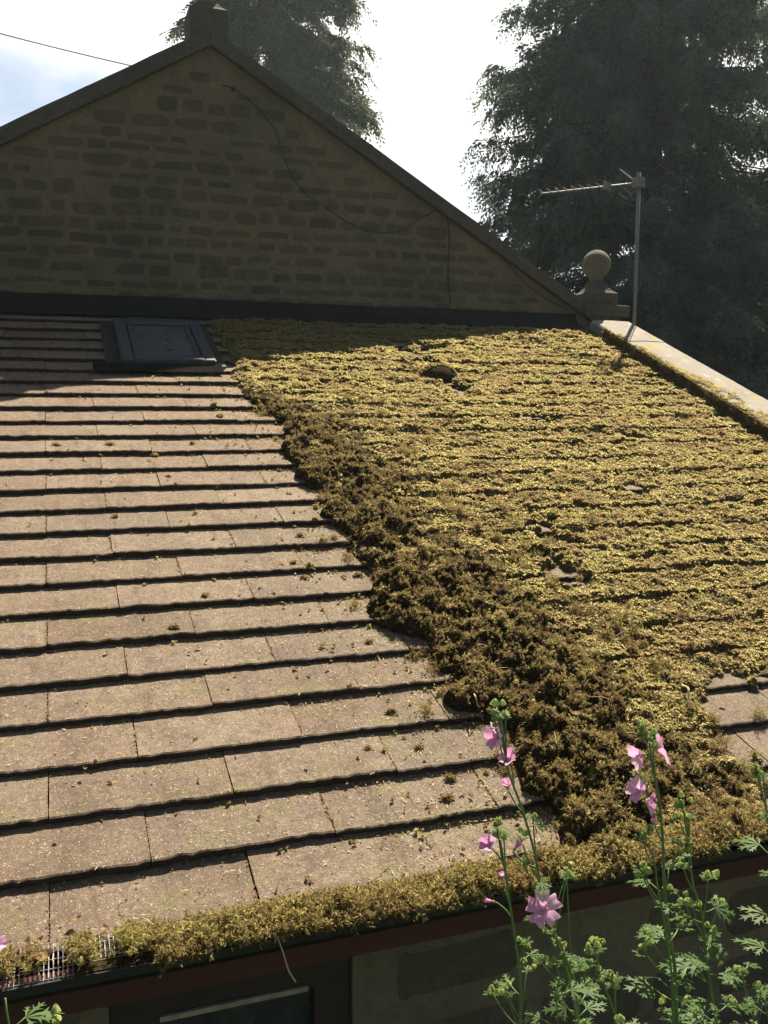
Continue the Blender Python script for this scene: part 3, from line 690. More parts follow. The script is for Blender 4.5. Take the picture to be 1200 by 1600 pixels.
# its core
xs = np.arange(.62, 2.55, .01); V = []; m_ = 9
for x in xs:
    am = float(sstep(.74, .90, x)*(.006+.036*sstep(.32, .72, fbm(x*11, 3, 62)))*(.62+.38*sstep(1.1, 1.7, x))*(1-.35*sstep(.55, .68, fbm(x*9+9, 8, 68)))+.003)
    for q in np.linspace(0, 1, m_): V.append((x, -.130+.105*q, .008+am*math.sin(math.pi*min(q*.9+.12, 1))*.75*(.6+fbm(x*40, q*5, 64))))
i0 = np.arange(len(xs)-1)[:, None]*m_+np.arange(m_-1)[None]
gmb.add(V, [np.stack([i0, i0+m_, i0+m_+1, i0+1], -1).reshape(-1, 4)], 1)
for cx, w_, hz in ((.63, .03, .02), (.72, .03, .025), (.545, .015, .01), (.50, .02, .012), (.765, .02, .012)):
    k_ = int(w_*7000); P = np.stack([cx+R.normal(0, w_*.45, k_), -.085+R.normal(0, .018, k_), .020+hz*R.rand(k_)], -1)
    shoots(gmb, P, .012+.014*R.rand(k_), np.array([0, -.35, .94]), R, 1.5, 4, 3, .15)
gmo = gmb.build('gutter_moss', [MOSS_G, MOSS_RB, MOSS_R]); tag(gmo, 'green and brown moss heaped along the gutter mesh', 'moss', kind='stuff')
# moss on the verge coping's inner edge
vm = MB(); n_ = 26000; R = np.random.RandomState(35); vv = R.uniform(.0, 4.1, n_); q = R.rand(n_)
face = R.rand(n_) < .55
d = fbm(vv*2.2, vv*0+1, 71, 3); wtop = .035+.24*sstep(.36, .62, d)*sstep(3.3, 2.7, vv)
xx = np.where(face, 4.206-.006*R.rand(n_), 4.215+wtop*q**1.5); hh = np.where(face, -.015+.095*q, .083)
ok = face | (fbm(vv*14, xx*14, 72, 3) > .42+.10*q)
P = rp(xx, vv, hh)[ok]
fc = face[ok]; tufts(vm, P[fc], .006+.008*R.rand(fc.sum()), RN, 5, 1.2, R=R, mat=1); tufts(vm, P[~fc], .005+.007*R.rand((~fc).sum()), RN, 5, 1.2, R=R)  # inner-face tufts take the darker moss, so that face's shade is in the colour
vmo = vm.build('coping_moss', [MOSS_F, MOSS_R]); tag(vmo, 'yellow moss creeping over the inner edge of the stone verge coping', 'moss', kind='stuff')
# crumbs scattered over the cleared tiles
cr = MB(); n_ = 15000; R = np.random.RandomState(45)
vv = R.rand(n_)**1.2*3.3; xx = lbx(vv)-np.where(R.rand(n_) < .35, R.exponential(.09, n_), R.exponential(.55, n_))+.05
ok = (xx > .1); xx, vv = xx[ok], vv[ok]
snap = R.rand(len(vv)) < .35; vv = np.where(snap, np.ceil(vv/G)*G-.004-.02*R.rand(len(vv)), vv)
tufts(cr, rp(xx, vv, tile_h(vv)+.0015), .0022+.004*R.rand(len(xx))**3+.001*vv*.3, RN, 4, 1.5, R=R)
big = R.rand(len(xx)) < .035
tufts(cr, rp(xx[big], vv[big], tile_h(vv[big])+.003), .006+.007*R.rand(big.sum()), RN, 8, 1.4, R=R, mat=1)
n_ = 2600; vv = R.rand(n_)**1.3*2.6; xx = lbx(vv)-R.exponential(.55, n_); ok = xx > .2; xx, vv = xx[ok], vv[ok]
th_ = R.uniform(0, math.pi, len(xx)); L = .003+.006*R.rand(len(xx))**2; dx, dv = np.cos(th_)*L, np.sin(th_)*L; w = .0007
P0 = rp(xx-dx, vv-dv, tile_h(vv)+.002); P1 = rp(xx+dx, vv+dv, tile_h(vv)+.003); Q = rp(xx-dv*.2, vv+dx*.2, tile_h(vv)+.003); Q2 = rp(xx+dv*.2, vv-dx*.2, tile_h(vv)+.003)
cr.add(np.stack([P0, Q2, P1, Q], 1).reshape(-1, 3), [np.arange(4*len(xx)).reshape(-1, 4)], 2)
# moss and dirt lodged in the joints between tiles
R = np.random.RandomState(47); Px = []; Pv = []
for kx in range(0, 20):
    x = XO-TW*6+(TW/2 if kx % 2 else 0)
    while x < lbx(kx*G)+.05:
        c_ = R.randint(4, 46); Px.append(x+R.normal(0, .0022, c_)); Pv.append(kx*G+.01+(G-.025)*R.rand(c_)**R.uniform(.5, 2.0)); x += TW
Px = np.concatenate(Px); Pv = np.concatenate(Pv); ok = Px > .15; Px, Pv = Px[ok], Pv[ok]
tufts(cr, rp(Px, Pv, tile_h(Pv)-.001), .003+.004*R.rand(len(Px)), RN, 4, 1.2, R=R, mat=1)
co = cr.build('moss_crumbs', [MOSS_F, MOSS_R, STRAW]); tag(co, 'fine crumbs of dry moss and straw scattered over the bare brown tiles', 'debris', kind='stuff')
st = MB(); R = np.random.RandomState(77); n_ = 420
vv = R.uniform(0, 2.9, n_); xx = lbx(vv)+R.rand(n_)*(rbx(vv)-lbx(vv))*1.25-.03; tt = np.maximum(ridge_th(xx, vv), 0)
Pm = np.concatenate([rp(xx, vv, tt+.006), np.stack([R.uniform(.5, 2.4, 130), R.uniform(-.13, -.03, 130), R.uniform(.03, .055, 130)], -1)])
n_ = len(Pm); dd = np.stack([R.normal(0, 1, n_), R.normal(0, .8, n_), R.normal(.1, .35, n_)], -1); dd /= np.linalg.norm(dd, axis=1)[:, None]
for p, d_, l_ in zip(Pm, dd, .007+.022*R.rand(n_)**2): st.tube([p-d_*l_, p+np.array([0, 0, .003]), p+d_*l_], [.0005, .0008, .0004], 3, cap=False)
so = st.build('straw_litter', STRAW); tag(so, 'thin pale straw and needle litter mixed into the loose moss', 'debris', kind='stuff')
# larger tufts that can be told apart
def tuft_thing(px, py, size, label, group='loose moss tufts on the cleared tiles', cnt=60, mats=None):
    x, v = roof_xv(px, py); R = np.random.RandomState(int(px*7+py)); b = MB()
    P = rp(x+R.normal(0, size*.38, cnt), v+R.normal(0, size*.28, cnt), tile_h(v)+np.abs(R.normal(0, size*.25, cnt)))
    tufts(b, P, size*.28+size*.22*R.rand(cnt), RN, 5, 1.3, R=R)
    return tag(b.build('moss_tuft', mats or MOSS_R), label, 'moss tuft', group)
for px, py in ((612, 1110), (493, 812), (468, 835), (476, 898), (458, 878), (484, 887), (577, 1000), (575, 1165), (172, 692), (88, 693), (180, 803), (263, 742), (700, 1245), (706, 1210), (240, 706), (150, 866), (321, 930), (272, 980), (560, 895), (300, 690), (655, 1165), (343, 650), (335, 633), (375, 756), (340, 757)):
    tuft_thing(px, py, .014+.008*((px*13+py) % 10)/10, 'small loose tuft of dry moss lying alone on the cleared brown tiles')
# dark rounded moss mound high on the roof
mm = thing('moss_mound', tuple(on_roof(690, 589)), 'dark rounded moss mound casting a black front near the top of the roof', 'moss mound')
b = MB(); x0, v0 = roof_xv(690, 594)
u = np.linspace(0, 2*math.pi, 28, endpoint=False); V = []
for t in np.linspace(0, math.pi/2, 8):
    rr = math.cos(t)*(1+.12*(vnoise(np.cos(u)*2+4, np.sin(u)*2+t*3, 81)-.5)); V.append(rp(x0+.115*rr*np.cos(u), v0+.06+.085*rr*np.sin(u), -.006+.072*math.sin(t)+0*u))
k = 28; i0 = np.arange(7)[:, None]*k; i = np.arange(k)[None]; j = (i+1) % k
b.add(np.concatenate(V), [np.stack([i0+i, i0+j, i0+k+j, i0+k+i], -1).reshape(-1, 4), (np.arange(k)+7*k)[None]])
b.build('core', MOSS_RB, mm, smooth=True)
b = MB(); R = np.random.RandomState(82); t = np.arccos(R.rand(1500)); ph = R.uniform(0, 2*math.pi, 1500); back = np.sin(ph) > -.35
rr = np.sin(t); P = rp(x0+.115*rr*np.cos(ph), v0+.06+.085*rr*np.sin(ph), -.006+.072*np.cos(t))[back]
tufts(b, P, .007+.007*R.rand(len(P)), RN, 5, 1.3, R=R); b.build('leaves', MOSS_R, mm)

# ------------------------------------------------------------------ twigs, straw, dead leaves, stone chip
def stick(name, pts, r, mat, label, cat, group=None, lift=.012):
    P = [on_roof(x, y, h) if h is not None else None for x, y, h in pts]
    b = MB(); q = smooth_path(np.array(P), 14); b.tube(q, np.linspace(r, r*.45, 14), 5); return tag(b.build(name, mat), label, cat, group)
stick('twig', [(1020, 950, .03), (1040, 957, .04), (1062, 966, .035), (1092, 980, .03)], .0028, TWIG, 'thin forked twig on the moss above the bare grey tiles', 'twig')
stick('twig', [(955, 998, .03), (968, 990, .04), (985, 980, .045)], .0022, TWIG, 'short dark twig beside the raked moss bank, left of the forked twig', 'twig')
stick('twig', [(1020, 768, .03), (1038, 790, .04), (1056, 812, .03)], .0026, STRAW, 'long pale stalk slanting over the moss carpet', 'twig')
stick('twig', [(905, 860, .03), (925, 874, .045), (942, 886, .03)], .002, STRAW, 'thin straw lying in the moss above the dark bank', 'twig')
stick('grass_blade', [(1066, 1070, .02), (1076, 1082, .05), (1074, 1095, .03), (1070, 1102, .02)], .0042, STRAW, 'yellow curled grass blade standing above the bare grey tiles', 'dead leaf')
stick('grass_blade', [(738, 1080, .02), (744, 1092, .05), (747, 1104, .02)], .0028, STRAW, 'pale curled blade at the lower edge of the moss bank', 'dead leaf')
b = MB(); P = np.array([on_y(429, 1450, -.142), on_y(434, 1465, -.15), on_y(443, 1490, -.150), on_y(452, 1518, -.145), on_y(462, 1534, -.14)])
b.tube(smooth_path(P, 16), np.linspace(.0012, .0019, 16), 5); tag(b.build('straw_stalk', STRAW), 'long pale straw hanging from the gutter over the red-brown fascia', 'straw')
def dead_leaf(P, L, label, seed, mat=DRYLEAF, group=None):
    R = np.random.RandomState(seed); b = MB(); n_, m_ = 9, 5
    u = np.linspace(0, 1, n_); w = np.sin(math.pi*u**.8)*.34+.02
    a = R.uniform(0, 2*math.pi); c1 = R.uniform(.6, 1.4); V = []
    for i in range(n_):
        for j in np.linspace(-1, 1, m_):
            x = (u[i]-.5)*L; y = j*w[i]*L; z = .35*L*(abs(j)**1.6)*c1*.5+.22*L*(2*u[i]-1)**2*c1+.02*L*R.randn()
            V.append((P[0]+x*math.cos(a)-y*math.sin(a), P[1]+x*math.sin(a)+y*math.cos(a), P[2]+z+.002))
    i0 = np.arange(n_-1)[:, None]*m_+np.arange(m_-1)[None]
    b.add(V, [np.stack([i0, i0+m_, i0+m_+1, i0+1], -1).reshape(-1, 4)]); return tag(b.build('dead_leaf', mat, smooth=True), label, 'dead leaf', group)
dead_leaf(on_roof(900, 1118, .05), .035, 'orange curled dead leaf on the dark moss bank', 1)
dead_leaf(on_roof(1128, 1100, .0), .02, 'small russet dead leaf on the bare grey tiles at the right', 2)
dead_leaf(on_y(68, 1500, -.10), .035, 'bright orange dead leaf on the gutter mesh', 3)
for i, (px, py) in enumerate(((20, 1500), (12, 1525), (40, 1478), (5, 1540), (118, 1440), (215, 1437), (88, 1478), (165, 1455), (150, 1470), (60, 1474), (120, 1508), (10, 1478))):
    P = on_roof(px, py, .004) if py < 1480 else on_y(px, py, -.09)
    dead_leaf(P, .014+.014*((i*7) % 5)/5, 'small dry brown leaf caught at the lower left edge of the tiles', 10+i, group='dry leaves at the gutter')
for i, (px, py) in enumerate(((388, 868), (152, 1183), (133, 1203), (665, 1183), (480, 1197), (93, 1302))):
    dead_leaf(on_roof(px, py, .003), .013, 'small pale dead leaf lying flat on the cleared tiles', 40+i, group='pale leaves on the tiles')
sc = MB(); c = on_roof(845, 1228, .014); R = np.random.RandomState(3); V = []
for t in np.linspace(.0, math.pi, 7):
    for q in np.linspace(0, 2*math.pi, 10, endpoint=False):
        s = .017*(1+.35*(R.rand()-.5)); V.append((c[0]+1.15*s*math.sin(t)*math.cos(q), c[1]+s*.8*math.sin(t)*math.sin(q), c[2]+s*.75*math.cos(t)))
i0 = np.arange(6)[:, None]*10; i = np.arange(10)[None]; j = (i+1) % 10
sc.add(V, [np.stack([i0+i, i0+10+i, i0+10+j, i0+j], -1).reshape(-1, 4)]); tag(sc.build('tile_fragment', m_plain('red_clay', (.13, .07, .05), .9, .2)), 'dull red-brown tile fragment at the foot of the moss bank', 'stone chip')

# ------------------------------------------------------------------ cable and aerial
A = np.array([on_y(x, y, YW-.035) for x, y in ((365, 137), (405, 170), (430, 205), (445, 250), (470, 295), (510, 325), (540, 345), (565, 358), (595, 364), (620, 362), (660, 340), (697, 326), (720, 338), (740, 360), (770, 385), (800, 420), (830, 450), (860, 470), (885, 484))])
B = CAM+ray(-420, -75)*6.2
t = np.linspace(0, 1, 24)[:, None]; span = B*(1-t)+A[0]*t; span[:, 2] -= .35*(t*(1-t)*4)[:, 0]*.16
b = MB(); b.tube(span, .0036, 5); cb = thing('telephone_cable', tuple(A[0]), 'black cable coming in from the left and looping down the gable', 'cable'); b.build('overhead_span', CABLEM, cb)
b = MB(); b.tube(smooth_path(A, 70), .0036, 5); b.build('wall_run', CABLEM, cb)
b = MB(); b.tube(smooth_path(np.array([on_y(x, y, YW-.02) for x, y in ((699, 330), (702, 380), (700, 430), (704, 476))]), 12), .0045, 5); b.build('drop_wire', CABLEM, cb)
b = MB(); b.box(A[0]+np.array([-.006, -.006, -.010]), A[0]+np.array([.006, .03, .010])); b.build('bracket', BLACKP, cb)
MX, MY = 4.548, 3.93
zb = on_y(978, 498, MY)[2]; zt = on_y(985, 283, MY)[2]
ae = thing('tv_aerial', (MX, MY, zb), 'thin silver tv aerial on a tall mast beside the ball finial', 'aerial')
b = MB(); b.tube([(MX, MY, zb-.55), (MX, MY, zb+.3), (MX, MY, zt+.06)], .0130, 10); b.build('mast', STEEL, ae, smooth=True)
tip = CAM+ray(845, 307)*((zt-.03-CAM[2])/ray(845, 307)[2]); hub = np.array([MX-.03, MY, zt-.01])
bd = tip-hub; bd[2] = 0; BL = np.linalg.norm(bd); bd /= BL; bs = np.array([-bd[1], bd[0], 0])
b = MB()
def bar(p, q, w): b.tube([p, (np.array(p)+q)/2, q], w, 4)
bar(hub-bd*.06, hub+bd*BL, .0072); b.build('boom', STEEL, ae)
for i in range(9):
    b = MB(); p = hub+bd*(BL*(.30+.70*i/8)-.01); L = .075+.02*(8-i)/8; bar(p-bs*L+[0, 0, .011], p+bs*L+[0, 0, .011], .0048); b.build('director', STEEL, ae)
b = MB(); p = hub+bd*.20
for dz in (-.02, .02): bar(p-bs*.09+[0, 0, dz], p+bs*.09+[0, 0, dz], .0045)
for s_ in (-1, 1): bar(p+bs*.09*s_+[0, 0, -.02], p+bs*.09*s_+[0, 0, .02], .0045)
b.box(p-.022, p+.022); b.build('dipole', STEEL, ae)
for sg in (1, -1):
    b = MB()
    for k in range(3):
        q = hub+bd*(.02+.032*k)+np.array([0, 0, sg*(.02+.03*k)]); bar(q-bs*.12, q+bs*.12, .003)
    for s_ in (-.09, .09): bar(hub+bd*.0+bs*s_+[0, 0, sg*.01], hub+bd*.09+bs*s_+[0, 0, sg*.085], .0042)
    b.build('reflector', STEEL, ae)
b = MB(); b.box((MX-.035, MY-.03, zt-.04), (MX+.03, MY+.03, zt+.03)); bar((MX+.02, MY-.05, zt), (MX+.02, MY+.05, zt), .006); b.build('clamp', STEEL, ae)
for dz in (-.12, -.38):
    b = MB(); b.box((MX-.028, MY-.022, zb+dz), (MX+.02, MY+.022, zb+dz+.03)); b.build('wall_bracket', STEEL, ae)
b = MB(); P = [(MX+.017, MY-.012, zt-.05), (MX+.021, MY-.012, zb+.5), (MX+.017, MY-.014, zb+.2), (MX+.02, MY-.012, zb-.3)]; b.tube(smooth_path(P, 20), .0035, 5); b.build('lead', CABLEM, ae)

# ------------------------------------------------------------------ conifers
def conifer(base, H, Rb, seed, label, mat, nb=420, droop=.5, z0=.3, spr=18, leaf=.085, wind=1.0, thin=None, name='conifer', group=None):
    R = np.random.RandomState(seed); base = np.array(base, float)
    tr_ = thing(name, tuple(base), label, 'tree', group)
    b = MB(); zz = np.linspace(0, H*.97, 24)
    P = base+np.stack([.12*np.sin(zz*.5+seed), .12*np.cos(zz*.43), zz-.2], -1); rad = .26*(1-zz/H)+.02
    b.tube(P, rad, 9)
    starts = []; limbs = []
    for i in range(nb):
        z = z0+(H-z0)*((i+R.rand())/nb)**1.05; fr_ = z/H
        az = R.uniform(0, 2*math.pi)
        if thin and thin(az, z) > R.rand(): continue
        L = Rb*(1-fr_)**.48*R.uniform(.62, 1.08)*(1-.25*max(0, .25-fr_)); L = max(L, .35)
        m_ = 9; s = np.linspace(0, 1, m_); d = np.array([math.cos(az), math.sin(az), 0]); tz = R.uniform(-.05, .30)
        q = base+np.array([0, 0, z-.2])+d*(s*L)[:, None]; q[:, 2] += L*(tz*s-droop*s**2*R.uniform(.6, 1.1)+.16*s**4)
        q += R.normal(0, .02, q.shape)*s[:, None]*L*.4
        limbs.append((q, L, d, R.uniform(.02, .032)))
    for q, L, d, r0 in limbs: b.tube(q, np.linspace(r0*(.4+L*.25), .004, len(q)), 4, cap=False)
    b.build('trunk', BARK, tr_, smooth=True)
    f = MB(); S0 = []; SD = []; SL = []
    for q, L, d, _ in limbs:
        k_ = int(spr*(.5+L/Rb)); s = R.uniform(.12, 1.0, k_)**.8
        ix = s*(len(q)-1); i0 = np.minimum(ix.astype(int), len(q)-2); p = q[i0]+(q[i0+1]-q[i0])*(ix-i0)[:, None]
        side = np.array([-d[1], d[0], 0]); sg = R.choice([-1, 1], k_)
        dd = d*R.uniform(.2, 1.0, k_)[:, None]+side*(sg*R.uniform(.1, .95, k_))[:, None]+np.array([0, 0, -1.])*R.uniform(.15, 1.7, k_)[:, None]
        dd /= np.linalg.norm(dd, axis=1)[:, None]
        S0.append(p+R.normal(0, .04, p.shape)); SD.append(dd); SL.append(R.uniform(.28, .70, k_)*(.6+.4*min(1, L/1.2)))
    S0 = np.concatenate(S0); SD = np.concatenate(SD); SL = np.concatenate(SL); n_ = len(S0)
    sd = np.cross(SD, R.normal(size=(n_, 3))*.45+np.array([0, 0, 1.])); sd /= np.linalg.norm(sd, axis=1)[:, None]+1e-9
    NL = 13
    for k_ in range(NL):
        t_ = (k_+.6)/NL; sg = 1 if k_ % 2 else -1
        p0 = S0+SD*(SL*t_)[:, None]; p0[:, 2] -= .22*SL*t_**2
        ld_ = SD*.72+sd*sg*.68+np.array([0, 0, -.28])+R.normal(0, .14, (n_, 3)); ld_ /= np.linalg.norm(ld_, axis=1)[:, None]
        ll = leaf*R.uniform(.7, 1.5, n_)*(1.25-.6*t_)*(SL/.4)**.5
        ww = np.cross(ld_, np.cross(SD, sd)+R.normal(0, .5, (n_, 3))); ww /= np.linalg.norm(ww, axis=1)[:, None]+1e-9
        w = (ll*R.uniform(.16, .26, n_))[:, None]
        p2 = p0+ld_*ll[:, None]; pm = p0+ld_*(ll*.45)[:, None]
        V = np.stack([p0, pm+ww*w, p2, pm-ww*w], 1).reshape(-1, 3)
        f.add(V, [np.arange(4*n_).reshape(-1, 4)])
    f.build('crown', mat, tr_)
    return tr_
def gpos(px, D):
    d = ray(px, 635); d = d/np.linalg.norm(d[:2]); return CAM[0]+d[0]*D, CAM[1]+d[1]*D, -1.15
conifer(gpos(1010, 21), 18.5, 5.2, 101, 'tall dense dark cypress behind the aerial and ball finial', CONIF, nb=1000, droop=.46, spr=62, thin=lambda az, z: 0.25 if math.cos(az)*rgt[0]+math.sin(az)*rgt[1] > .35 else 0.0)
conifer(gpos(1365, 23), 17.0, 4.4, 102, 'dark conifer at the far right with sky showing through its branches', CONIF, nb=520, droop=.45, spr=36)
conifer(gpos(428, 25), 20.5, 3.7, 103, 'olive-green drooping conifer rising behind the peak of the gable', CONIF2, nb=640, droop=.6, spr=44, leaf=.10)
conifer(gpos(1150, 29), 8.4, 3.8, 104, 'lower dark conifer in the gap behind the two tall ones', CONIF, nb=300, droop=.4, spr=34)

# ------------------------------------------------------------------ mallow plants
def leaf_mesh(mb, P, d, up, L, R, mat=0):
    """deeply cut mallow leaf: five lobes, each with side teeth"""
    d = d/np.linalg.norm(d); s = np.cross(d, up); s /= np.linalg.norm(s)+1e-9; up = np.cross(s, d)
    for ang, fl_ in ((0, 1.0), (.62, .82), (-.62, .82), (1.25, .55), (-1.25, .55)):
        ang = ang+R.uniform(-.08, .08); ld_ = d*math.cos(ang)+s*math.sin(ang); ls = -d*math.sin(ang)+s*math.cos(ang); l = L*fl_*R.uniform(.85, 1.1)
        cur = R.uniform(.05, .35)
        def pt(a, b): return P+ld_*(a*l)+ls*(b*l)+up*(l*(.10*a-cur*a*a))
        rib = [pt(0, 0), pt(.35, 0), pt(.6, 0), pt(.8, 0), pt(1, 0)]
        V = [rib[0], pt(.3, .055), rib[1], pt(.3, -.055), pt(.55, .075), rib[2], pt(.55, -.075), pt(.8, .045), rib[3], pt(.8, -.045), rib[4],
             pt(.66, .27), pt(.66, -.27), pt(.44, .065), pt(.44, -.065), pt(.88, .19), pt(.88, -.19), pt(.68, .06), pt(.68, -.06)]
        F3 = [(0, 1, 2), (0, 2, 3), (1, 4, 2), (2, 4, 5), (2, 6, 3), (2, 5, 6), (4, 7, 5), (5, 7, 8), (5, 9, 6), (5, 8, 9), (7, 10, 8), (8, 10, 9), (13, 11, 4), (6, 12, 14), (17, 15, 7), (9, 16, 18)]
        mb.add(V, [np.array(F3)], mat)
def flower(parent, c, axis, L, op, R, name='flower', np_=5):
    axis = np.array(axis, float); axis /= np.linalg.norm(axis)
    a = np.cross(axis, [0.3, .2, 1.]); a /= np.linalg.norm(a); b2 = np.cross(axis, a)
    mb = MB(); ph0 = R.uniform(0, 6.28)
    for k in range(np_):
        th_ = ph0+k*2*math.pi/np_+R.uniform(-.1, .1); rad = a*math.cos(th_)+b2*math.sin(th_); tan = np.cross(axis, rad); opk = op*R.uniform(.88, 1.12)
        nu, nv = 7, 7; V = []
        for i in range(nu):
            u = i/(nu-1); wd = (.10+.50*math.sin(math.pi*min(u*.62+.02, .5)))*L
            ang = opk*(.72+.42*u)
            for j in range(nv):
                q = 2*j/(nv-1)-1
                uu = u*(1-(.17*(1-abs(q))**1.2+.06*abs(q)**3+.03*math.sin(q*9))*sstep(.5, 1, u))
                ax = math.cos(ang)*uu*L; rr = math.sin(ang)*uu*L
                V.append(c+axis*(ax-.10*L*q*q*u+.03*L*math.sin(q*5+k)*u)+rad*rr+tan*(q*wd*.62*math.sin(min(1.57, .35+opk))))
        i0 = np.arange(nu-1)[:, None]*nv+np.arange(nv-1)[None]
        mb.add(V, [np.stack([i0, i0+nv, i0+nv+1, i0+1], -1).reshape(-1, 4)])
    o = mb.build(name, PETAL, parent, smooth=True)
    cx = MB()
    for k in range(5):
        th_ = ph0+.6+k*2*math.pi/5; rad = a*math.cos(th_)+b2*math.sin(th_); tan = np.cross(axis, rad); l = L*.36
        V = [c-axis*l*.22+rad*.001, c+rad*l*.35+tan*l*.26-axis*l*.02, c+rad*l*.62*min(1, op+.3)+axis*l*.62, c+rad*l*.35-tan*l*.26-axis*l*.02]
        cx.add(V, [np.array([[0, 1, 2, 3]])])
    cx.build('calyx', BUDM, o)
    st_ = MB(); st_.tube([c, c+axis*L*.22, c+axis*L*.42], [.0012, .0016, .0022], 6); st_.build('stamen_column', PETAL, o)
    return o
def bud(mb, c, axis, r, R):
    """one closed bud wrapped in pointed sepals"""
    axis = np.array(axis, float); axis /= np.linalg.norm(axis); a = np.cross(axis, [0.31, .2, .9]); a /= np.linalg.norm(a); b2 = np.cross(axis, a)
    for k in range(5):
        th_ = k*2*math.pi/5+R.uniform(0, 1); rad = a*math.cos(th_)+b2*math.sin(th_); tan = np.cross(axis, rad)
        V = [c-axis*r*.7, c+rad*r*.75+tan*r*.62-axis*r*.1, c+rad*r*.95+axis*r*.15, c+rad*r*.75-tan*r*.62-axis*r*.1, c+rad*r*.45+tan*r*.3+axis*r*.85, c+rad*r*.35+axis*r*1.25, c+rad*r*.45-tan*r*.3+axis*r*.85]
        mb.add(V, [np.array([[0, 1, 2], [0, 2, 3]]), np.array([[1, 4, 5, 2], [2, 5, 6, 3]])])
    mb.lathe([(r*.25, -r*.6), (r*.62, -.1*r), (r*.6, .4*r), (r*.25, .9*r), (r*.05, 1.0*r)], c, 7)
def mallow(label, pts, Y, seed, r0=.0032, leaves=8, leafL=(.02, .045), flowers=(), buds=(), leaf_lo=.25, side=4):
    """pts: the stem from the top downwards; the stem goes on to the ground"""
    R = np.random.RandomState(seed)
    Ys = Y if hasattr(Y, '__len__') else [Y]*len(pts)
    P = np.array([on_y(x, y, q) for (x, y), q in zip(pts, Ys)])
    last = P[-1]; foot = np.array([last[0]+R.uniform(.0, .05), last[1]+R.uniform(-.03, .05), -.60])
    allp = np.concatenate([P, [last*.5+foot*.5+np.array([.012, 0, 0])], [foot]])
    t = thing('mallow_plant', tuple(foot), label, 'plant', 'pink mallow stems in front of the eaves')
    q = smooth_path(allp, 60); b = MB(); b.tube(q, np.linspace(r0*.42, r0*1.25, 60), 7)
    fo = MB(); clusters = []; vis = q[:int(60*len(P)/(len(P)+1.2))]
    def twig(p, d, L, rr=.0011):
        e = p+d*L+np.array([0, 0, L*.25]); b.tube([p, p+d*L*.5+np.array([0, 0, L*.06]), e], [rr, rr*.9, rr*.8], 5); return e
    leaves = int(leaves*2.0)
    for i in range(leaves):
        f_ = leaf_lo+(1-leaf_lo)*(i+R.uniform(.2, .8))/leaves; p = q[int(f_*40)]
        az = i*2.4+R.uniform(-.5, .5); d = np.array([math.cos(az), math.sin(az)*.8, R.uniform(.1, .5)]); L = leafL[0]+1.05*(leafL[1]-leafL[0])*f_*R.uniform(.7, 1.2)
        e = twig(p, d, L*R.uniform(.5, 1.0)); leaf_mesh(fo, e, d+np.array([0, 0, -.35]), np.array([0, 0, 1.])+R.normal(0, .25, 3), L*1.25, R)
    for i in range(side):
        f_ = .22+.7*(i+R.rand())/side; p = q[int(f_*42)]; az = i*2.1+R.uniform(0, 1.5); d = np.array([math.cos(az)*.8, math.sin(az)*.5, .8]); e = twig(p, d, R.uniform(.03, .06), .0014)
        bd_ = MB(); clusters.append(bd_)
        for j in range(R.randint(2, 5)): bud(bd_, e+R.normal(0, .005, 3), d+R.normal(0, .4, 3), R.uniform(.0036, .0056), R)
        for j in range(2):
            az2 = R.uniform(0, 6.28); dl = np.array([math.cos(az2), math.sin(az2), .4]); leaf_mesh(fo, e-d*.006, dl, np.array([0, 0, 1.]), R.uniform(.012, .024), R)
    for (x, y), n_, r in buds:
        yq = Ys[0]+R.uniform(-.015, .015); c = on_y(x, y, yq)
        k = np.argmin(np.linalg.norm(vis-(c-np.array([0, 0, .03])), axis=1)); p = vis[min(k+2, len(vis)-1)]
        b.tube(smooth_path(np.array([p, (p+c)/2+np.array([0, 0, -.006]), c]), 6), .0011, 5)
        bd_ = MB(); clusters.append(bd_)
        for j in range(n_): bud(bd_, c+R.normal(0, r*.9 if n_ > 1 else 0, 3), np.array([R.uniform(-.5, .5), R.uniform(-.5, .3), 1.]), r*R.uniform(.8, 1.15), R)
        for j in range(3):
            az2 = R.uniform(0, 6.28); leaf_mesh(fo, c-np.array([0, 0, r]), np.array([math.cos(az2), math.sin(az2), .5]), np.array([0, 0, 1.]), R.uniform(.010, .018), R)
    b.build('stem', MSTEM, t, smooth=True); 
    if fo.n: fo.build('foliage', MALLOW, t)
    for bd_ in clusters: bd_.build('bud_cluster', BUDM, t)
    for (x, y), ax, L, op in flowers:
        yq = Ys[0]+R.uniform(-.012, .012); c = on_y(x, y, yq); axv = np.array(ax, float)
        k = np.argmin(np.linalg.norm(vis-(c-np.array([0, 0, .02])), axis=1)); p = vis[min(k+1, len(vis)-1)]
        s_ = MB(); s_.tube(smooth_path(np.array([p, (p+c)/2-axv/np.linalg.norm(axv)*.006, c-axv/np.linalg.norm(axv)*.003]), 6), .0012, 5)
        o = flower(t, c, axv, L, op, R); s_.build('flower_stalk', MSTEM, o)
    return t
TOC = CAM-on_y(848, 1413, -.75); TOC /= np.linalg.norm(TOC)
mallow('tall mallow stem with three pink flowers up its left side over the tile edge', [(783, 1118), (788, 1165), (793, 1200), (812, 1253), (837, 1340), (850, 1413), (867, 1460), (897, 1533), (905, 1600)], -.74, 1, leaves=9, leafL=(.012, .04), side=4, leaf_lo=.2,
       flowers=[((780, 1150), (-1, -.2, .25), .024, .85), ((797, 1190), (-.55, -.5, .75), .023, .5), ((794, 1233), (-.3, -.2, 1), .018, .38), ((803, 1328), (.5, -.2, .8), .018, .18)],
       buds=[((778, 1112), 4, .0062), ((790, 1115), 2, .006), ((832, 1273), 2, .005), ((812, 1306), 2, .0062), ((818, 1345), 3, .005), ((886, 1367), 2, .006), ((774, 1133), 1, .0055)])
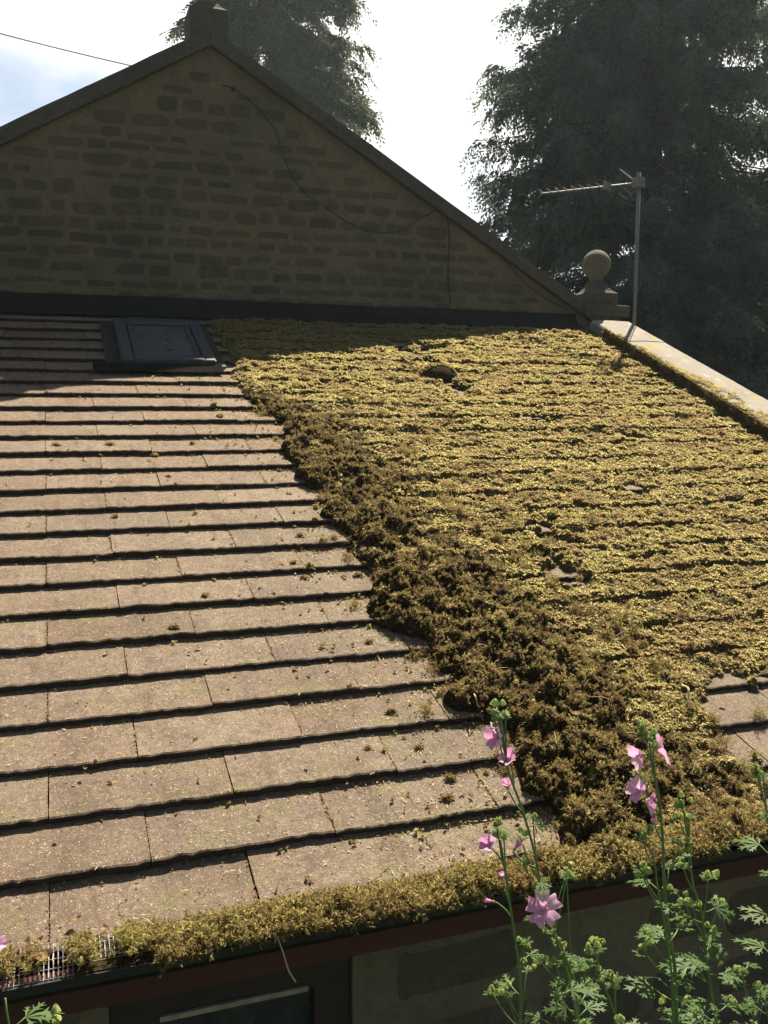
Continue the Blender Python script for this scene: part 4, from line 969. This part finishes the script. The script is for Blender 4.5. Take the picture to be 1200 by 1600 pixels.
mallow('shorter mallow stem topped by a bright pink half-open flower near the gutter moss', [(782, 1312), (793, 1387), (807, 1483), (812, 1517), (813, 1600)], -.70, 2, leaves=5, side=1,
       flowers=[((766, 1322), (-.6, -.5, .7), .022, .55), ((786, 1375), (-.25, 0, 1), .015, .2), ((772, 1409), (-1, 0, .35), .016, .12)],
       buds=[((777, 1294), 3, .0062), ((787, 1304), 1, .006), ((820, 1470), 3, .005), ((792, 1550), 3, .0055), ((768, 1550), 3, .005), ((790, 1543), 2, .005)])
mallow('mallow stem carrying the wide open pink flower facing the viewer', [(850, 1425), (862, 1450), (880, 1500), (893, 1545), (902, 1600)], -.76, 3, leaves=5, side=3,
       flowers=[((850, 1421), tuple(TOC+np.array([-.15, 0, .35])), .027, 1.12), ((866, 1441), (.05, -.1, 1), .016, .16)], buds=[((855, 1452), 2, .005), ((880, 1488), 2, .0045), ((842, 1500), 2, .005), ((868, 1510), 2, .005)])
mallow('tallest mallow stem at the right with pale pink flowers clustered at its top', [(1015, 1160), (1018, 1190), (1027, 1233), (1035, 1307), (1038, 1383), (1045, 1457), (1053, 1500), (1057, 1600)], -.74, 4, r0=.0042, leaves=12, leafL=(.015, .06), side=4, leaf_lo=.25,
       flowers=[((1024, 1172), (.75, -.25, .40), .030, .95), ((1006, 1178), (-.9, .1, -.20), .028, .75), ((1002, 1236), (-.95, -.1, .45), .024, .75), ((1008, 1252), (.35, -.5, .0), .023, .7), ((1022, 1287), (-.4, -.3, .8), .014, .16)],
       buds=[((1008, 1146), 5, .0065), ((1020, 1150), 3, .006), ((995, 1205), 2, .0055), ((1003, 1212), 1, .005)])
mallow('slender mallow stem of green buds just left of the tallest flowering stem', [(1003, 1310), (1018, 1330), (1027, 1383), (1040, 1453), (1048, 1510), (1052, 1600)], -.77, 5, r0=.0028, leaves=6, leafL=(.02, .05), side=1,
       buds=[((1002, 1307), 3, .0055), ((1000, 1358), 4, .0058), ((1006, 1365), 3, .005), ((1004, 1484), 2, .0075), ((1012, 1455), 2, .0045)])
mallow('branching mallow stem of green buds just right of the tallest flowering stem', [(1068, 1265), (1073, 1285), (1078, 1327), (1083, 1383), (1095, 1420), (1102, 1477), (1110, 1543), (1120, 1600)], -.71, 6, r0=.0030, leaves=12, leafL=(.018, .055), side=5,
       buds=[((1066, 1256), 5, .006), ((1076, 1272), 2, .006), ((1060, 1275), 2, .005), ((1056, 1312), 2, .005), ((1073, 1315), 2, .005), ((1107, 1367), 4, .006), ((1066, 1350), 4, .0055), ((1050, 1388), 3, .0055), ((1068, 1408), 4, .0058), ((1080, 1408), 2, .0055), ((1115, 1456), 3, .005), ((1072, 1570), 2, .0055), ((1093, 1578), 2, .0055)])
mallow('low mallow stem with a fat yellow-green bud head between the flowering stems', [(928, 1478), (932, 1500), (940, 1525), (952, 1560), (965, 1600)], -.78, 7, r0=.0026, leaves=5, leafL=(.02, .04), side=2,
       buds=[((927, 1472), 6, .0062), ((932, 1480), 4, .006), ((961, 1527), 3, .0058), ((940, 1520), 2, .0058), ((960, 1540), 1, .006), ((905, 1508), 2, .005)])
mallow('mallow stem of small buds with a leafy tip in front of the dark wall', [(886, 1375), (888, 1420), (890, 1460), (893, 1500), (897, 1560), (900, 1600)], -.70, 8, r0=.0020, leaves=7, leafL=(.02, .04), side=3, buds=[((886, 1366), 3, .0055), ((870, 1470), 2, .005)])
mallow('mallow stem at the right edge topped by a round green bud cluster', [(1186, 1212), (1190, 1235), (1196, 1260), (1206, 1300), (1216, 1400), (1225, 1600)], -.72, 9, r0=.0028, leaves=8, leafL=(.03, .055), side=1, leaf_lo=.1, buds=[((1183, 1205), 6, .006), ((1192, 1212), 3, .0055), ((1197, 1270), 2, .006)])
mallow('bushy low mallow stem in the lower right corner', [(1160, 1520), (1165, 1545), (1172, 1570), (1178, 1600)], -.80, 10, r0=.0022, leaves=12, leafL=(.02, .04), side=5, leaf_lo=.0, buds=[((1158, 1518), 4, .0055), ((1190, 1545), 3, .005), ((1140, 1560), 2, .005)])
mallow('second bushy low mallow stem beyond the corner one, nearly out of frame', [(1195, 1560), (1198, 1580), (1202, 1600)], -.84, 13, r0=.0022, leaves=9, leafL=(.02, .04), side=4, leaf_lo=.0)
mallow('mallow shoot of divided leaves low down between the two flower groups', [(868, 1540), (870, 1570), (872, 1600)], -.82, 14, r0=.0024, leaves=8, leafL=(.025, .045), side=3, leaf_lo=.0, buds=[((908, 1595), 2, .005), ((975, 1600), 4, .006)])
mallow('mallow shoot in the lower left corner with narrow leaves and one yellow-green bud', [(8, 1560), (10, 1580), (14, 1600)], -.85, 11, r0=.0024, leaves=4, leafL=(.03, .045), side=0, leaf_lo=.0, buds=[((80, 1588), 2, .0065)])
mallow('mallow stem at the left edge with a pink petal just in frame', [(-8, 1485), (-9, 1530), (-10, 1600)], -.80, 12, r0=.0024, leaves=1, side=0, flowers=[((-12, 1480), (.5, -.4, .6), .017, .6)])

# ------------------------------------------------------------------ volume added to imitate lens glare, a thin haze
hz = MB(); hz.box((-160, -160, -3.0), (160, 160, 26.0))
hm = bpy.data.materials.new('glare_veil'); hm.use_nodes = True; hm.node_tree.nodes.clear()
ho = hm.node_tree.nodes.new('ShaderNodeOutputMaterial'); hv = hm.node_tree.nodes.new('ShaderNodeVolumePrincipled')
hv.inputs['Color'].default_value = (0.78, 0.92, 1.0, 1); hv.inputs['Density'].default_value = 0.0009; hv.inputs['Anisotropy'].default_value = 0.5
hm.node_tree.links.new(hv.outputs[0], ho.inputs['Volume'])
ha = hz.build('veil', hm); tag(ha, 'added thin haze hanging in front of the trees', 'veil', kind='stuff')
